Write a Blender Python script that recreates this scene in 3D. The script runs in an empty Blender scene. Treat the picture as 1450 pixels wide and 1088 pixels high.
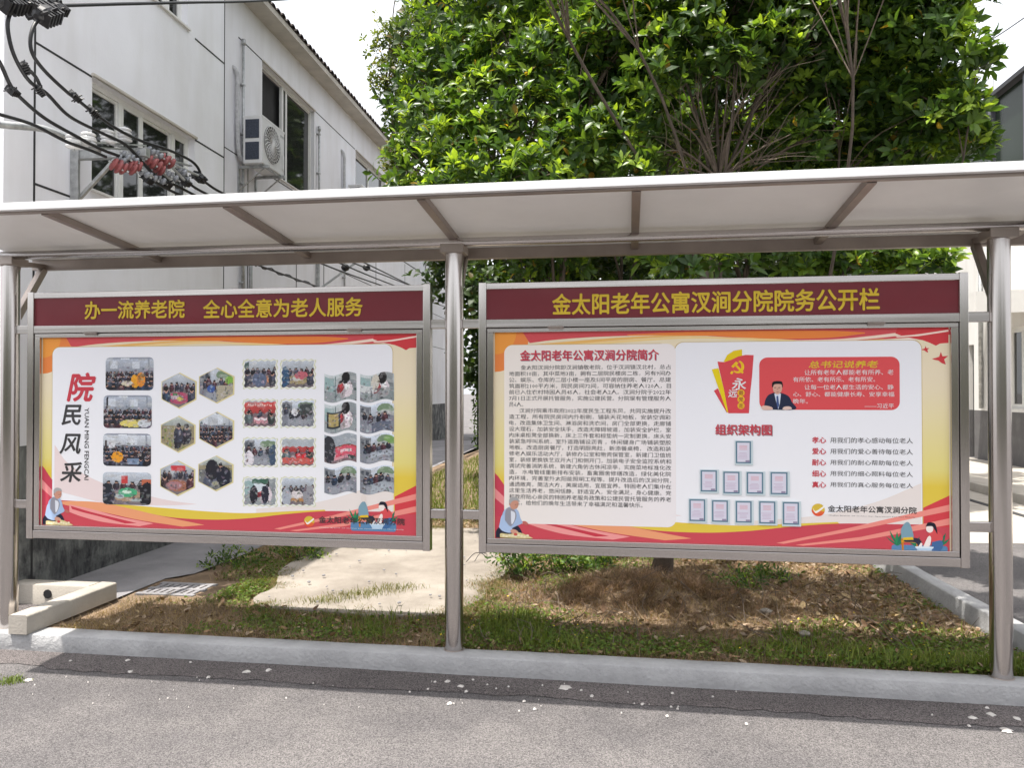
import bpy, bmesh, math, random
import numpy as np
from mathutils import Vector, Matrix
R = math.radians
S = bpy.context.scene
COL = S.collection
# ------------------------------------------------------------ camera, sky, sun, exposure
FPX, CXP, CYP = 1090.0, 725.0, 544.0
YAW, PITCH, CAMZ = R(8.6), math.atan(11.5 / 1090), 1.66
cd = bpy.data.cameras.new('camera'); cam = bpy.data.objects.new('camera', cd); COL.objects.link(cam)
cam.location = (0, 0, CAMZ); cam.rotation_euler = (R(90) + PITCH, 0, YAW)
cd.sensor_width = 36; cd.lens = FPX / 1450 * 36; cd.clip_start = .05; cd.clip_end = 2000
S.camera = cam
SUN_EL, SUN_AZ = R(75), R(58)            # light travels towards (+sin az, +cos az)
W = bpy.data.worlds.new('World'); S.world = W; W.use_nodes = True
wn, wl = W.node_tree.nodes, W.node_tree.links
sky = wn.new('ShaderNodeTexSky'); sky.sky_type = 'NISHITA'; sky.sun_disc = False
sky.sun_elevation = SUN_EL; sky.sun_rotation = R(180) + SUN_AZ
sky.air_density = 1.0; sky.dust_density = 6.0; sky.ozone_density = 1.0
hs = wn.new('ShaderNodeHueSaturation'); hs.inputs['Saturation'].default_value = .35; hs.inputs['Value'].default_value = 1.0
wl.new(sky.outputs[0], hs.inputs['Color'])
veil = wn.new('ShaderNodeMix'); veil.data_type = 'RGBA'; veil.inputs['Factor'].default_value = .6     # thin even high cloud
veil.inputs[7].default_value = (3.9, 3.95, 4.1, 1); wl.new(hs.outputs[0], veil.inputs[6]); wl.new(veil.outputs[2], wn['Background'].inputs['Color'])
wn['Background'].inputs['Strength'].default_value = .15
sd = bpy.data.lights.new('sun', 'SUN'); sun = bpy.data.objects.new('sun', sd); COL.objects.link(sun)
sd.energy = 3.1; sd.angle = R(.53); sd.color = (1, .95, .87)
sdir = Vector((math.sin(SUN_AZ) * math.cos(SUN_EL), math.cos(SUN_AZ) * math.cos(SUN_EL), -math.sin(SUN_EL)))
sun.rotation_euler = sdir.to_track_quat('-Z', 'Y').to_euler(); sun.location = (-3, -4, 12)
S.view_settings.view_transform = 'Standard'; S.view_settings.look = 'None'; S.view_settings.gamma = 1
S.view_settings.exposure = 1.44
S.render.engine = 'CYCLES'; S.cycles.max_bounces = 8; S.cycles.transparent_max_bounces = 12
S.cycles.use_denoising = True
# ------------------------------------------------------------ photo ray helpers (pixel of the photo -> point on a real plane)
cF = Vector((-math.sin(YAW) * math.cos(PITCH), math.cos(YAW) * math.cos(PITCH), math.sin(PITCH)))
cR = Vector((math.cos(YAW), math.sin(YAW), 0)); cU = cR.cross(cF); C0 = Vector((0, 0, CAMZ))
def ray(px, py): return cF * FPX + cR * (px - CXP) + cU * (CYP - py)
def onY(px, py, Y): r = ray(px, py); return C0 + r * (Y / r.y)
def onZ(px, py, z): r = ray(px, py); return C0 + r * ((z - CAMZ) / r.z)
def onX(px, py, X): r = ray(px, py); return C0 + r * (X / r.x)
def onD(px, py, d): r = ray(px, py); return C0 + r * (d / FPX)     # forward distance d
# ------------------------------------------------------------ materials
def lin(r, g, b):
    f = lambda c: (c / 255 / 12.92) if c / 255 <= .04045 else ((c / 255 + .055) / 1.055) ** 2.4
    return (f(r), f(g), f(b))
def new_mat(name):
    m = bpy.data.materials.new(name); m.use_nodes = True
    return m, m.node_tree.nodes, m.node_tree.links, m.node_tree.nodes['Principled BSDF']
def mat(name, col, rough=.7, metal=0, var=.15, scale=6, bump=0, bscale=60, spec=.5, stretch=(1, 1, 1), col2=None, detail=6, bdist=.01):
    m, n, l, b = new_mat(name)
    b.inputs['Roughness'].default_value = rough; b.inputs['Metallic'].default_value = metal
    b.inputs['Specular IOR Level'].default_value = spec
    tc = n.new('ShaderNodeTexCoord'); mp = n.new('ShaderNodeMapping'); mp.inputs['Scale'].default_value = stretch
    geo = n.new('ShaderNodeNewGeometry'); l.new(geo.outputs['Position'], mp.inputs['Vector'])
    nz = n.new('ShaderNodeTexNoise'); nz.inputs['Scale'].default_value = scale; nz.inputs['Detail'].default_value = detail; nz.inputs['Roughness'].default_value = .62
    l.new(mp.outputs[0], nz.inputs['Vector'])
    r = n.new('ShaderNodeValToRGB'); l.new(nz.outputs['Fac'], r.inputs[0])
    c2 = col2 or tuple(c * (1 - var) for c in col); c1 = col if col2 else tuple(min(1, c * (1 + var)) for c in col)
    r.color_ramp.elements[0].position = .34; r.color_ramp.elements[1].position = .66
    r.color_ramp.elements[0].color = (*c2, 1); r.color_ramp.elements[1].color = (*c1, 1)
    l.new(r.outputs[0], b.inputs['Base Color'])
    if bump:
        bz = n.new('ShaderNodeTexNoise'); bz.inputs['Scale'].default_value = bscale; bz.inputs['Detail'].default_value = 5
        l.new(mp.outputs[0], bz.inputs['Vector'])
        bp = n.new('ShaderNodeBump'); bp.inputs['Strength'].default_value = bump; bp.inputs['Distance'].default_value = bdist
        l.new(bz.outputs['Fac'], bp.inputs['Height']); l.new(bp.outputs[0], b.inputs['Normal'])
    return m
def steel_mat(name, col, rough, stretch=(1, 1, 1)):
    m, n, l, b = new_mat(name)
    b.inputs['Metallic'].default_value = 1
    geo = n.new('ShaderNodeNewGeometry'); mp = n.new('ShaderNodeMapping'); mp.inputs['Scale'].default_value = stretch
    l.new(geo.outputs['Position'], mp.inputs['Vector'])
    nz = n.new('ShaderNodeTexNoise'); nz.inputs['Scale'].default_value = 1.2; nz.inputs['Detail'].default_value = 5; nz.inputs['Roughness'].default_value = .55; l.new(mp.outputs[0], nz.inputs['Vector'])
    r = n.new('ShaderNodeValToRGB'); l.new(nz.outputs['Fac'], r.inputs[0])
    r.color_ramp.elements[0].position = .3; r.color_ramp.elements[1].position = .62
    r.color_ramp.elements[0].color = (*[c * .80 for c in col], 1); r.color_ramp.elements[1].color = (*col, 1)
    l.new(r.outputs[0], b.inputs['Base Color'])
    mr = n.new('ShaderNodeMapRange'); mr.inputs['To Min'].default_value = rough + .08; mr.inputs['To Max'].default_value = rough - .05
    l.new(nz.outputs['Fac'], mr.inputs['Value']); l.new(mr.outputs[0], b.inputs['Roughness'])
    n2 = n.new('ShaderNodeTexNoise'); n2.inputs['Scale'].default_value = 1.5; l.new(mp.outputs[0], n2.inputs['Vector'])
    bp = n.new('ShaderNodeBump'); bp.inputs['Strength'].default_value = .10; bp.inputs['Distance'].default_value = .006
    l.new(n2.outputs['Fac'], bp.inputs['Height']); l.new(bp.outputs[0], b.inputs['Normal'])
    return m
def attr_mat(name, rough=.6, spec=.3, transl=0, noise=0, nscale=30, bump=0):
    m, n, l, b = new_mat(name)
    a = n.new('ShaderNodeAttribute'); a.attribute_name = 'Col'; src = a.outputs['Color']
    if noise:
        geo = n.new('ShaderNodeNewGeometry'); nz = n.new('ShaderNodeTexNoise'); nz.inputs['Scale'].default_value = nscale; nz.inputs['Detail'].default_value = 5
        l.new(geo.outputs['Position'], nz.inputs['Vector'])
        mr = n.new('ShaderNodeMapRange'); mr.inputs['From Min'].default_value = .3; mr.inputs['From Max'].default_value = .7
        mr.inputs['To Min'].default_value = 1 - noise; mr.inputs['To Max'].default_value = 1 + noise
        l.new(nz.outputs['Fac'], mr.inputs['Value'])
        mx = n.new('ShaderNodeVectorMath'); mx.operation = 'SCALE'; l.new(src, mx.inputs[0]); l.new(mr.outputs[0], mx.inputs['Scale']); src = mx.outputs[0]
    l.new(src, b.inputs['Base Color'])
    b.inputs['Roughness'].default_value = rough; b.inputs['Specular IOR Level'].default_value = spec
    if transl:
        t = n.new('ShaderNodeBsdfTranslucent'); g = n.new('ShaderNodeMix'); g.data_type = 'RGBA'; g.blend_type = 'MULTIPLY'; g.inputs['Factor'].default_value = 1
        l.new(src, g.inputs[6]); g.inputs[7].default_value = (1.9, 1.75, .6, 1)
        l.new(g.outputs[2], t.inputs['Color'])
        mxs = n.new('ShaderNodeMixShader'); mxs.inputs[0].default_value = transl
        l.new(b.outputs[0], mxs.inputs[1]); l.new(t.outputs[0], mxs.inputs[2]); l.new(mxs.outputs[0], n['Material Output'].inputs['Surface'])
    return m
M = {}
M['steel_v'] = steel_mat('stainless_upright', (.62, .585, .565), .17, (14, 14, .5))
M['steel_h'] = steel_mat('stainless_rail', (.60, .565, .55), .2, (.6, 14, 14))
M['steel_dull'] = steel_mat('weathered_steel', (.42, .37, .34), .5, (3, 3, 3))
M['galv'] = mat('galvanised_steel', (.42, .43, .43), .5, .6, .25, 14)
M['pc'] = mat('polycarbonate_sheet', (.72, .72, .725), .45, 0, .05, 2)
_n, _l = M['pc'].node_tree.nodes, M['pc'].node_tree.links; _t = _n.new('ShaderNodeBsdfTranslucent'); _t.inputs[0].default_value = (.75, .72, .68, 1); _x = _n.new('ShaderNodeMixShader'); _x.inputs[0].default_value = .16
_l.new(_n['Principled BSDF'].outputs[0], _x.inputs[1]); _l.new(_t.outputs[0], _x.inputs[2]); _l.new(_x.outputs[0], _n['Material Output'].inputs['Surface'])
M['white_trim'] = mat('white_trim', (.70, .70, .70), .35, 0, .04, 5)
M['wall'] = None
M['dark'] = mat('black_rubber', (.012, .012, .014), .45, 0, .3, 30)
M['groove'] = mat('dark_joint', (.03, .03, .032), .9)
M['frame'] = mat('white_window_profile', (.74, .74, .72), .4, 0, .05, 8)
M['tile'] = mat('dark_roof_tile', (.07, .055, .05), .8, 0, .35, 9)
M['soffit'] = mat('soffit_paint', (.50, .47, .42), .8, 0, .12, 3)
M['porc'] = mat('white_porcelain', (.66, .66, .66), .2, 0, .12, 20)
M['greyporc'] = mat('grey_porcelain', (.22, .23, .25), .25, 0, .15, 20)
M['redporc'] = mat('red_brown_polymer', (.24, .06, .06), .55, 0, .15, 20)
M['art'] = attr_mat('printed_vinyl', .38, .25)
M['paint'] = attr_mat('coloured_surface', .6, .3, 0, .12, 25)
M['leaf'] = attr_mat('glossy_leaf', .38, .42, .42, .15, 40)
M['farleaf'] = attr_mat('small_leaf', .5, .3, .35, .15, 30)
M['grass'] = attr_mat('grass_blade', .6, .25, .3)
M['litter'] = attr_mat('dead_leaf', .75, .2, .1, .2, 60)
M['bark'] = mat('bark', (.085, .065, .05), .85, 0, .35, 22, .5, 50, stretch=(1, 1, .3))
M['twig'] = mat('dry_twig', (.13, .10, .075), .85, 0, .3, 30)
M['glass'] = None
# glass pane: dark glossy
def glass_mat(name, col, rough=.04):
    m, n, l, b = new_mat(name)
    b.inputs['Base Color'].default_value = (*col, 1); b.inputs['Roughness'].default_value = rough
    b.inputs['Specular IOR Level'].default_value = .9
    geo = n.new('ShaderNodeNewGeometry'); nz = n.new('ShaderNodeTexNoise'); nz.inputs['Scale'].default_value = .9
    l.new(geo.outputs['Position'], nz.inputs['Vector']); bp = n.new('ShaderNodeBump'); bp.inputs['Strength'].default_value = .08; bp.inputs['Distance'].default_value = .05
    l.new(nz.outputs['Fac'], bp.inputs['Height']); l.new(bp.outputs[0], b.inputs['Normal'])
    return m
M['glass'] = glass_mat('dark_window_glass', (.022, .024, .022))
M['glass_r'] = glass_mat('dark_facade_glass', (.022, .032, .022), .2); M['glass_r'].node_tree.nodes['Principled BSDF'].inputs['Specular IOR Level'].default_value = .12
M['header'] = mat('maroon_vinyl', lin(118, 31, 43), .32, 0, .06, 3, .15, 3, .4, bdist=.02)
# painted wall with stains running down
def wall_mat(name, base, stain, dado, dado2, zsplit, lean=.5):
    m, n, l, b = new_mat(name)
    b.inputs['Roughness'].default_value = .85; b.inputs['Specular IOR Level'].default_value = .2
    geo = n.new('ShaderNodeNewGeometry')
    def noise(scale, st, det=6, rg=.6):
        mp = n.new('ShaderNodeMapping'); mp.inputs['Scale'].default_value = st; l.new(geo.outputs['Position'], mp.inputs['Vector'])
        z = n.new('ShaderNodeTexNoise'); z.inputs['Scale'].default_value = scale; z.inputs['Detail'].default_value = det; z.inputs['Roughness'].default_value = rg
        l.new(mp.outputs[0], z.inputs['Vector']); return z.outputs['Fac']
    def ramp(src, p0, p1, c0, c1):
        r = n.new('ShaderNodeValToRGB'); r.color_ramp.elements[0].position = p0; r.color_ramp.elements[1].position = p1
        r.color_ramp.elements[0].color = (*c0, 1); r.color_ramp.elements[1].color = (*c1, 1); l.new(src, r.inputs[0]); return r.outputs[0]
    def mix(f, a, c, mode='MIX'):
        x = n.new('ShaderNodeMix'); x.data_type = 'RGBA'; x.blend_type = mode
        if isinstance(f, float): x.inputs['Factor'].default_value = f
        else: l.new(f, x.inputs['Factor'])
        l.new(a, x.inputs[6]); l.new(c, x.inputs[7]); return x.outputs[2]
    streak = ramp(noise(3.2, (1, 1, .16)), .42, .72, base, stain)
    cloud = ramp(noise(.7, (1, 1, 1), 4), .3, .75, (1, 1, 1), (.86, .85, .84))
    up = mix(1.0, streak, cloud, 'MULTIPLY')
    blot = ramp(noise(2.6, (1, 1, 1), 9, .7), .47, .60, dado, dado2)
    dd = mix(.45, blot, ramp(noise(9, (1, 1, .3), 8, .75), .4, .6, dado, dado2))
    sx = n.new('ShaderNodeSeparateXYZ'); l.new(geo.outputs['Position'], sx.inputs[0])
    gt = n.new('ShaderNodeMath'); gt.operation = 'GREATER_THAN'; gt.inputs[1].default_value = zsplit; l.new(sx.outputs['Z'], gt.inputs[0])
    l.new(mix(gt.outputs[0], dd, up), b.inputs['Base Color'])
    bz = noise(45, (1, 1, 1)); bp = n.new('ShaderNodeBump'); bp.inputs['Strength'].default_value = .25; bp.inputs['Distance'].default_value = .006
    l.new(bz, bp.inputs['Height']); l.new(bp.outputs[0], b.inputs['Normal'])
    return m
M['wall'] = wall_mat('painted_render', (.84, .845, .89), (.77, .77, .795), (.045, .045, .05), (.27, .28, .27), 1.25)
M['wall_r'] = wall_mat('white_render', (.74, .74, .73), (.66, .65, .63), (.115, .11, .115), (.15, .15, .15), 1.25)
M['whitepaint'] = mat('white_masonry_paint', (.68, .67, .65), .8, 0, .06, 2.5)

# ------------------------------------------------------------ mesh builder / objects
WORLD = {}
class MB:
    def __init__(s): s.v = []; s.f = []; s.c = []; s.T = None
    def add(s, vs, fs, col=None):
        o = len(s.v)
        s.v += [tuple(s.T @ Vector(p)) if s.T else tuple(p) for p in vs]
        for f in fs: s.f.append([i + o for i in f]); s.c.append(col)
        return s
    def box(s, a, b, col=None):
        x0, y0, z0 = a; x1, y1, z1 = b
        x0, x1 = min(x0, x1), max(x0, x1); y0, y1 = min(y0, y1), max(y0, y1); z0, z1 = min(z0, z1), max(z0, z1)
        vs = [(x0, y0, z0), (x1, y0, z0), (x1, y1, z0), (x0, y1, z0), (x0, y0, z1), (x1, y0, z1), (x1, y1, z1), (x0, y1, z1)]
        return s.add(vs, [(0, 3, 2, 1), (4, 5, 6, 7), (0, 1, 5, 4), (1, 2, 6, 5), (2, 3, 7, 6), (3, 0, 4, 7)], col)
    def beam(s, p, q, w, h, up=(0, 0, 1), col=None):     # box from p to q
        p, q = Vector(p), Vector(q); d = (q - p).normalized(); up = Vector(up)
        a = d.cross(up)
        if a.length < 1e-4: a = d.cross(Vector((1, 0, 0)))
        a.normalize(); b = a.cross(d)
        vs = []
        for c in (p, q):
            for i, j in ((-1, -1), (1, -1), (1, 1), (-1, 1)): vs.append(c + a * (i * w / 2) + b * (j * h / 2))
        return s.add(vs, [(0, 1, 2, 3), (7, 6, 5, 4), (0, 4, 5, 1), (1, 5, 6, 2), (2, 6, 7, 3), (3, 7, 4, 0)], col)
    def tube(s, pts, rad, n=8, cap=True, col=None):
        pts = [Vector(p) for p in pts]; rad = rad if isinstance(rad, (list, tuple)) else [rad] * len(pts)
        vs = []; a = None
        for i, p in enumerate(pts):
            d = (pts[min(i + 1, len(pts) - 1)] - pts[max(i - 1, 0)]).normalized()
            if a is None: a = d.cross(Vector((0, 0, 1))) if abs(d.z) < .95 else d.cross(Vector((1, 0, 0)))
            a = a - d * a.dot(d)
            if a.length < 1e-5: a = d.orthogonal()
            a.normalize(); b = d.cross(a)
            for k in range(n):
                t = 2 * math.pi * k / n; vs.append(p + (a * math.cos(t) + b * math.sin(t)) * rad[i])
        fs = [(i * n + k, i * n + (k + 1) % n, (i + 1) * n + (k + 1) % n, (i + 1) * n + k) for i in range(len(pts) - 1) for k in range(n)]
        if cap: fs += [tuple(range(n - 1, -1, -1)), tuple(range((len(pts) - 1) * n, len(pts) * n))]
        return s.add(vs, fs, col)
    def lathe(s, c, ax, prof, n=14, col=None):           # prof: (along, radius)
        c, ax = Vector(c), Vector(ax).normalized(); return s.tube([c + ax * t for t, r in prof], [max(r, .0004) for t, r in prof], n, True, col)
    def build(s, name, m, parent=None, smooth=False, bevel=0, center=True):
        v = np.array(s.v, dtype=float)
        c = (v.min(0) + v.max(0)) / 2 if center else np.zeros(3)
        me = bpy.data.meshes.new(name); me.from_pydata((v - c).tolist(), [], s.f)
        if any(x is not None for x in s.c):
            at = me.color_attributes.new('Col', 'FLOAT_COLOR', 'CORNER'); buf = []
            for f, x in zip(s.f, s.c):
                x = x if x is not None else (.5, .5, .5)
                if isinstance(x[0], (tuple, list)): buf += [(*q, 1) for q in x]
                else: buf += [(*x, 1)] * len(f)
            at.data.foreach_set('color', np.array(buf, dtype=np.float32).ravel())
        me.materials.append(m)
        if smooth: me.polygons.foreach_set('use_smooth', [True] * len(me.polygons))
        me.update()
        return link(name, me, c, parent, bevel)
def link(name, me, c, parent=None, bevel=0):
    o = bpy.data.objects.new(name, me); COL.objects.link(o)
    base = WORLD[parent.name] if parent else Vector((0, 0, 0))
    o.location = Vector(c) - base; WORLD[o.name] = Vector(c)
    if parent: o.parent = parent
    if bevel:
        b = o.modifiers.new('bevel', 'BEVEL'); b.width = bevel; b.segments = 2; b.limit_method = 'ANGLE'
        w = o.modifiers.new('wn', 'WEIGHTED_NORMAL') if False else None
    return o
def npmesh(name, V, F, m, cols=None, parent=None, smooth=False, per_face_counts=None):
    """V (n,3) array, F (k,3|4) array, cols (k,3) per face"""
    me = bpy.data.meshes.new(name); V = np.asarray(V, dtype=np.float32); F = np.asarray(F, dtype=np.int32); k = F.shape[1]
    c = (V.min(0) + V.max(0)) / 2
    me.vertices.add(len(V)); me.vertices.foreach_set('co', (V - c).ravel())
    me.loops.add(F.size); me.loops.foreach_set('vertex_index', F.ravel())
    me.polygons.add(len(F)); me.polygons.foreach_set('loop_start', np.arange(0, F.size, k, dtype=np.int32)); me.polygons.foreach_set('loop_total', np.full(len(F), k, dtype=np.int32))
    if smooth: me.polygons.foreach_set('use_smooth', np.ones(len(F), dtype=bool))
    me.update(calc_edges=True)
    if cols is not None:
        at = me.color_attributes.new('Col', 'FLOAT_COLOR', 'CORNER')
        cc = np.ones((len(F), k, 4), dtype=np.float32); cc[:, :, :3] = np.asarray(cols)[:, None, :]
        at.data.foreach_set('color', cc.ravel())
    me.materials.append(m)
    return link(name, me, Vector(c.tolist()), parent)
def thing(name, label, cat, loc=(0, 0, 0), group=None):
    o = bpy.data.objects.new(name, None); COL.objects.link(o); o.location = loc; o.empty_display_size = .2
    WORLD[o.name] = Vector(loc); return tag(o, label, cat, group)
def tag(o, label=None, cat=None, group=None, kind=None):
    if label: o['label'] = label
    if cat: o['category'] = cat
    if group: o['group'] = group
    if kind: o['kind'] = kind
    return o
def struct(o): o['kind'] = 'structure'; return o
def catmull(P, k=6):
    P = [Vector(p) for p in P]; Q = [P[0] * 2 - P[1]] + P + [P[-1] * 2 - P[-2]]; out = []
    for i in range(1, len(Q) - 2):
        for j in range(k):
            t = j / k; a, b, c, d = Q[i - 1], Q[i], Q[i + 1], Q[i + 2]
            out.append(.5 * ((2 * b) + (c - a) * t + (2 * a - 5 * b + 4 * c - d) * t * t + (3 * b - a - 3 * c + d) * t ** 3))
    return out + [P[-1]]

# ------------------------------------------------------------ value noise for terrain and masks
_rs = np.random.RandomState(5); _G = _rs.rand(64, 64)
def vnoise(x, y):
    x = np.asarray(x, dtype=float); y = np.asarray(y, dtype=float)
    xi = np.floor(x).astype(int); yi = np.floor(y).astype(int); fx = x - xi; fy = y - yi
    fx = fx * fx * (3 - 2 * fx); fy = fy * fy * (3 - 2 * fy); g = lambda a, b: _G[a % 64, b % 64]
    return (g(xi, yi) * (1 - fx) + g(xi + 1, yi) * fx) * (1 - fy) + (g(xi, yi + 1) * (1 - fx) + g(xi + 1, yi + 1) * fx) * fy
def fbm(x, y): return .55 * vnoise(x, y) + .28 * vnoise(x * 2.1 + 7, y * 2.1 + 3) + .17 * vnoise(x * 4.3 + 1, y * 4.3 + 9)

# ============================================================ GROUND
def asphalt(name, c1, c2, chips, chipcol, bump):
    m, n, l, b = new_mat(name); b.inputs['Roughness'].default_value = .85; b.inputs['Specular IOR Level'].default_value = .25
    geo = n.new('ShaderNodeNewGeometry')
    big = n.new('ShaderNodeTexNoise'); big.inputs['Scale'].default_value = 1.1; big.inputs['Detail'].default_value = 7; big.inputs['Roughness'].default_value = .6; l.new(geo.outputs['Position'], big.inputs['Vector'])
    r = n.new('ShaderNodeValToRGB'); r.color_ramp.elements[0].position = .4; r.color_ramp.elements[1].position = .6
    r.color_ramp.elements[0].color = (*c2, 1); r.color_ramp.elements[1].color = (*c1, 1); l.new(big.outputs['Fac'], r.inputs[0])
    v = n.new('ShaderNodeTexVoronoi'); v.inputs['Scale'].default_value = 210; l.new(geo.outputs['Position'], v.inputs['Vector'])
    sx = n.new('ShaderNodeSeparateColor'); l.new(v.outputs['Color'], sx.inputs[0])
    r2 = n.new('ShaderNodeValToRGB'); r2.color_ramp.elements[0].position = 0; r2.color_ramp.elements[1].position = 1
    r2.color_ramp.elements[0].color = (.30, .30, .30, 1); r2.color_ramp.elements[1].color = (1.75, 1.70, 1.70, 1); l.new(sx.outputs[0], r2.inputs[0])
    mx = n.new('ShaderNodeMix'); mx.data_type = 'RGBA'; mx.blend_type = 'MULTIPLY'; mx.inputs['Factor'].default_value = chips
    l.new(r.outputs[0], mx.inputs[6]); l.new(r2.outputs[0], mx.inputs[7])
    f = n.new('ShaderNodeTexNoise'); f.inputs['Scale'].default_value = 260; f.inputs['Detail'].default_value = 3; l.new(geo.outputs['Position'], f.inputs['Vector'])
    r3 = n.new('ShaderNodeValToRGB'); r3.color_ramp.elements[0].position = .61; r3.color_ramp.elements[1].position = .70
    r3.color_ramp.elements[0].color = (0, 0, 0, 1); r3.color_ramp.elements[1].color = (1, 1, 1, 1); l.new(f.outputs['Fac'], r3.inputs[0])
    m2 = n.new('ShaderNodeMix'); m2.data_type = 'RGBA'; l.new(r3.outputs[0], m2.inputs['Factor']); l.new(mx.outputs[2], m2.inputs[6]); m2.inputs[7].default_value = (*chipcol, 1)
    l.new(m2.outputs[2], b.inputs['Base Color'])
    bp = n.new('ShaderNodeBump'); bp.inputs['Strength'].default_value = bump; bp.inputs['Distance'].default_value = .006
    l.new(v.outputs['Distance'], bp.inputs['Height']); l.new(bp.outputs[0], b.inputs['Normal'])
    return m
M['asphalt'] = asphalt('worn_asphalt', (.135, .129, .128), (.098, .094, .096), .85, (.25, .24, .235), .7)
M['asphalt2'] = asphalt('coarse_asphalt', (.165, .15, .147), (.115, .105, .104), 1.0, (.36, .33, .32), 1.2)
M['kerb'] = mat('kerb_concrete', (.40, .40, .405), .9, 0, .2, 3.4, .8, 45, .15, col2=(.29, .29, .295), detail=14)
M['kerbwhite'] = mat('pale_concrete', (.37, .34, .30), .85, 0, .12, 3, .3, 60, .2)
M['slab'] = mat('pale_slab', (.315, .283, .247), .9, 0, .2, 2.2, .5, 50, .15, col2=(.20, .175, .15), detail=15)
M['path'] = mat('grey_screed', (.30, .29, .30), .9, 0, .2, 1.6, .3, 50, .15, col2=(.20, .195, .205), detail=9)
M['soil'] = mat('bare_soil', (.27, .195, .135), 1, 0, .3, 4, .8, 40, .1, col2=(.13, .095, .065), detail=10)

mb = MB(); mb.add([(-400, -400, 0), (400, -400, 0), (400, 600, 0), (-400, 600, 0)], [(0, 1, 2, 3)])
road = struct(mb.build('road', M['asphalt'], center=False))
# coarse strip of older asphalt against the kerb, ragged edge
xs = np.arange(-9, 6, .03); V = []; F = []
for i, x in enumerate(xs):
    w = 4.17 + .10 * (float(fbm(x * 1.3, 2.)) - .5) + .035 * (float(vnoise(x * 16, 5.)) - .5)
    V += [(x, w, .0035), (x, w + .03, .0075), (x, 4.44, .0085)]
    if i: k = 3 * i; F += [(k - 3, k, k + 1, k - 2), (k - 2, k + 1, k + 2, k - 1)]
struct(npmesh('road_edge_strip', V, F, M['asphalt2']))
# white plaster splashes on the road (irregular thin blobs)
rg = random.Random(8)
M['plaster'] = mat('white_plaster', (.50, .475, .45), .9, 0, .1, 30, .4, 80, .1)
def blob(px, py, w, h):
    c = onZ(px, py, 0); n = 14; b = MB(); sx = w / FPX * c.y * .34; sy = sx * rg.uniform(.7, 1.5)
    ph = [rg.uniform(.55, 1.25) for _ in range(n)]
    ring = [(c.x + sx * ph[k] * math.cos(2 * math.pi * k / n), c.y + sy * ph[k] * math.sin(2 * math.pi * k / n), .0095 if c.y > 4.2 else .004) for k in range(n)]
    top = [(c.x + (x - c.x) * .6, c.y + (y - c.y) * .6, z + .006) for x, y, z in ring]
    b.add(ring + top + [(c.x, c.y, ring[0][2] + .008)], [(k, (k + 1) % n, n + (k + 1) % n, n + k) for k in range(n)] + [(n + k, n + (k + 1) % n, 2 * n) for k in range(n)])
    o = b.build('plaster_splash', M['plaster'], road, smooth=True); return o
spl = [(40, 965, 22), (185, 953, 17), (181, 938, 10), (295, 961, 11), (350, 954, 19), (380, 952, 14), (270, 941, 8), (100, 939, 7), (634, 968, 14), (616, 969, 8), (653, 975, 14), (660, 981, 8),
       (606, 978, 6), (670, 966, 6), (637, 998, 11), (720, 976, 5), (742, 995, 8), (757, 1006, 8), (735, 1009, 5), (800, 977, 26), (823, 981, 6), (838, 989, 9), (768, 974, 5), (950, 1003, 7), (952, 985, 7), (945, 1016, 8),
       (960, 1006, 6), (910, 999, 8), (1009, 990, 5), (1057, 1027, 7), (1378, 1020, 16), (1404, 1015, 18), (1440, 1021, 12), (1425, 1036, 22), (1398, 1006, 8), (1372, 1030, 7), (690, 973, 5), (580, 982, 6), (880, 1012, 4), (1320, 1016, 5)]
for x, y, w in spl: blob(x, y, w, 0)
for _ in range(45): blob(rg.uniform(20, 1430), rg.uniform(960, 1005), rg.uniform(2, 4.5), 0)

def grid_box(name, x0, x1, y0, y1, z0, z1, m, step=.05, amp=.004, ytop=None):
    """concrete kerb with slightly uneven arrises, as a lofted section along X"""
    xs = np.arange(x0, x1 + 1e-6, step); V = []; F = []
    sec = [(y0, z0), (y0 - .000, z0 + (z1 - z0) * .5), (y0, z1 - .006), (y0 + .006, z1), (y0 * .5 + y1 * .5, z1), (y1 - .012, z1), (y1, z1 - .012), (y1, z0)]
    for i, x in enumerate(xs):
        for j, (y, z) in enumerate(sec):
            d = amp * (float(fbm(x * 5 + j * 3.1, j * 1.7)) - .5) * 2; e = amp * 1.6 * (float(fbm(x * 1.1, 8 + (j > 3))) - .5) * 2
            V.append((x, y + (d + e) * (.3 if j == 4 else 1), z + (d * .5 if z > z0 else 0)))
        if i:
            k = len(sec)
            for j in range(k - 1): a = (i - 1) * k + j; F.append((a, a + k, a + k + 1, a + 1))
    return npmesh(name, V, F, m, smooth=False)
struct(grid_box('kerb', -12, 2.50, 4.415, 4.575, -.05, .112, M['kerb']))
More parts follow.
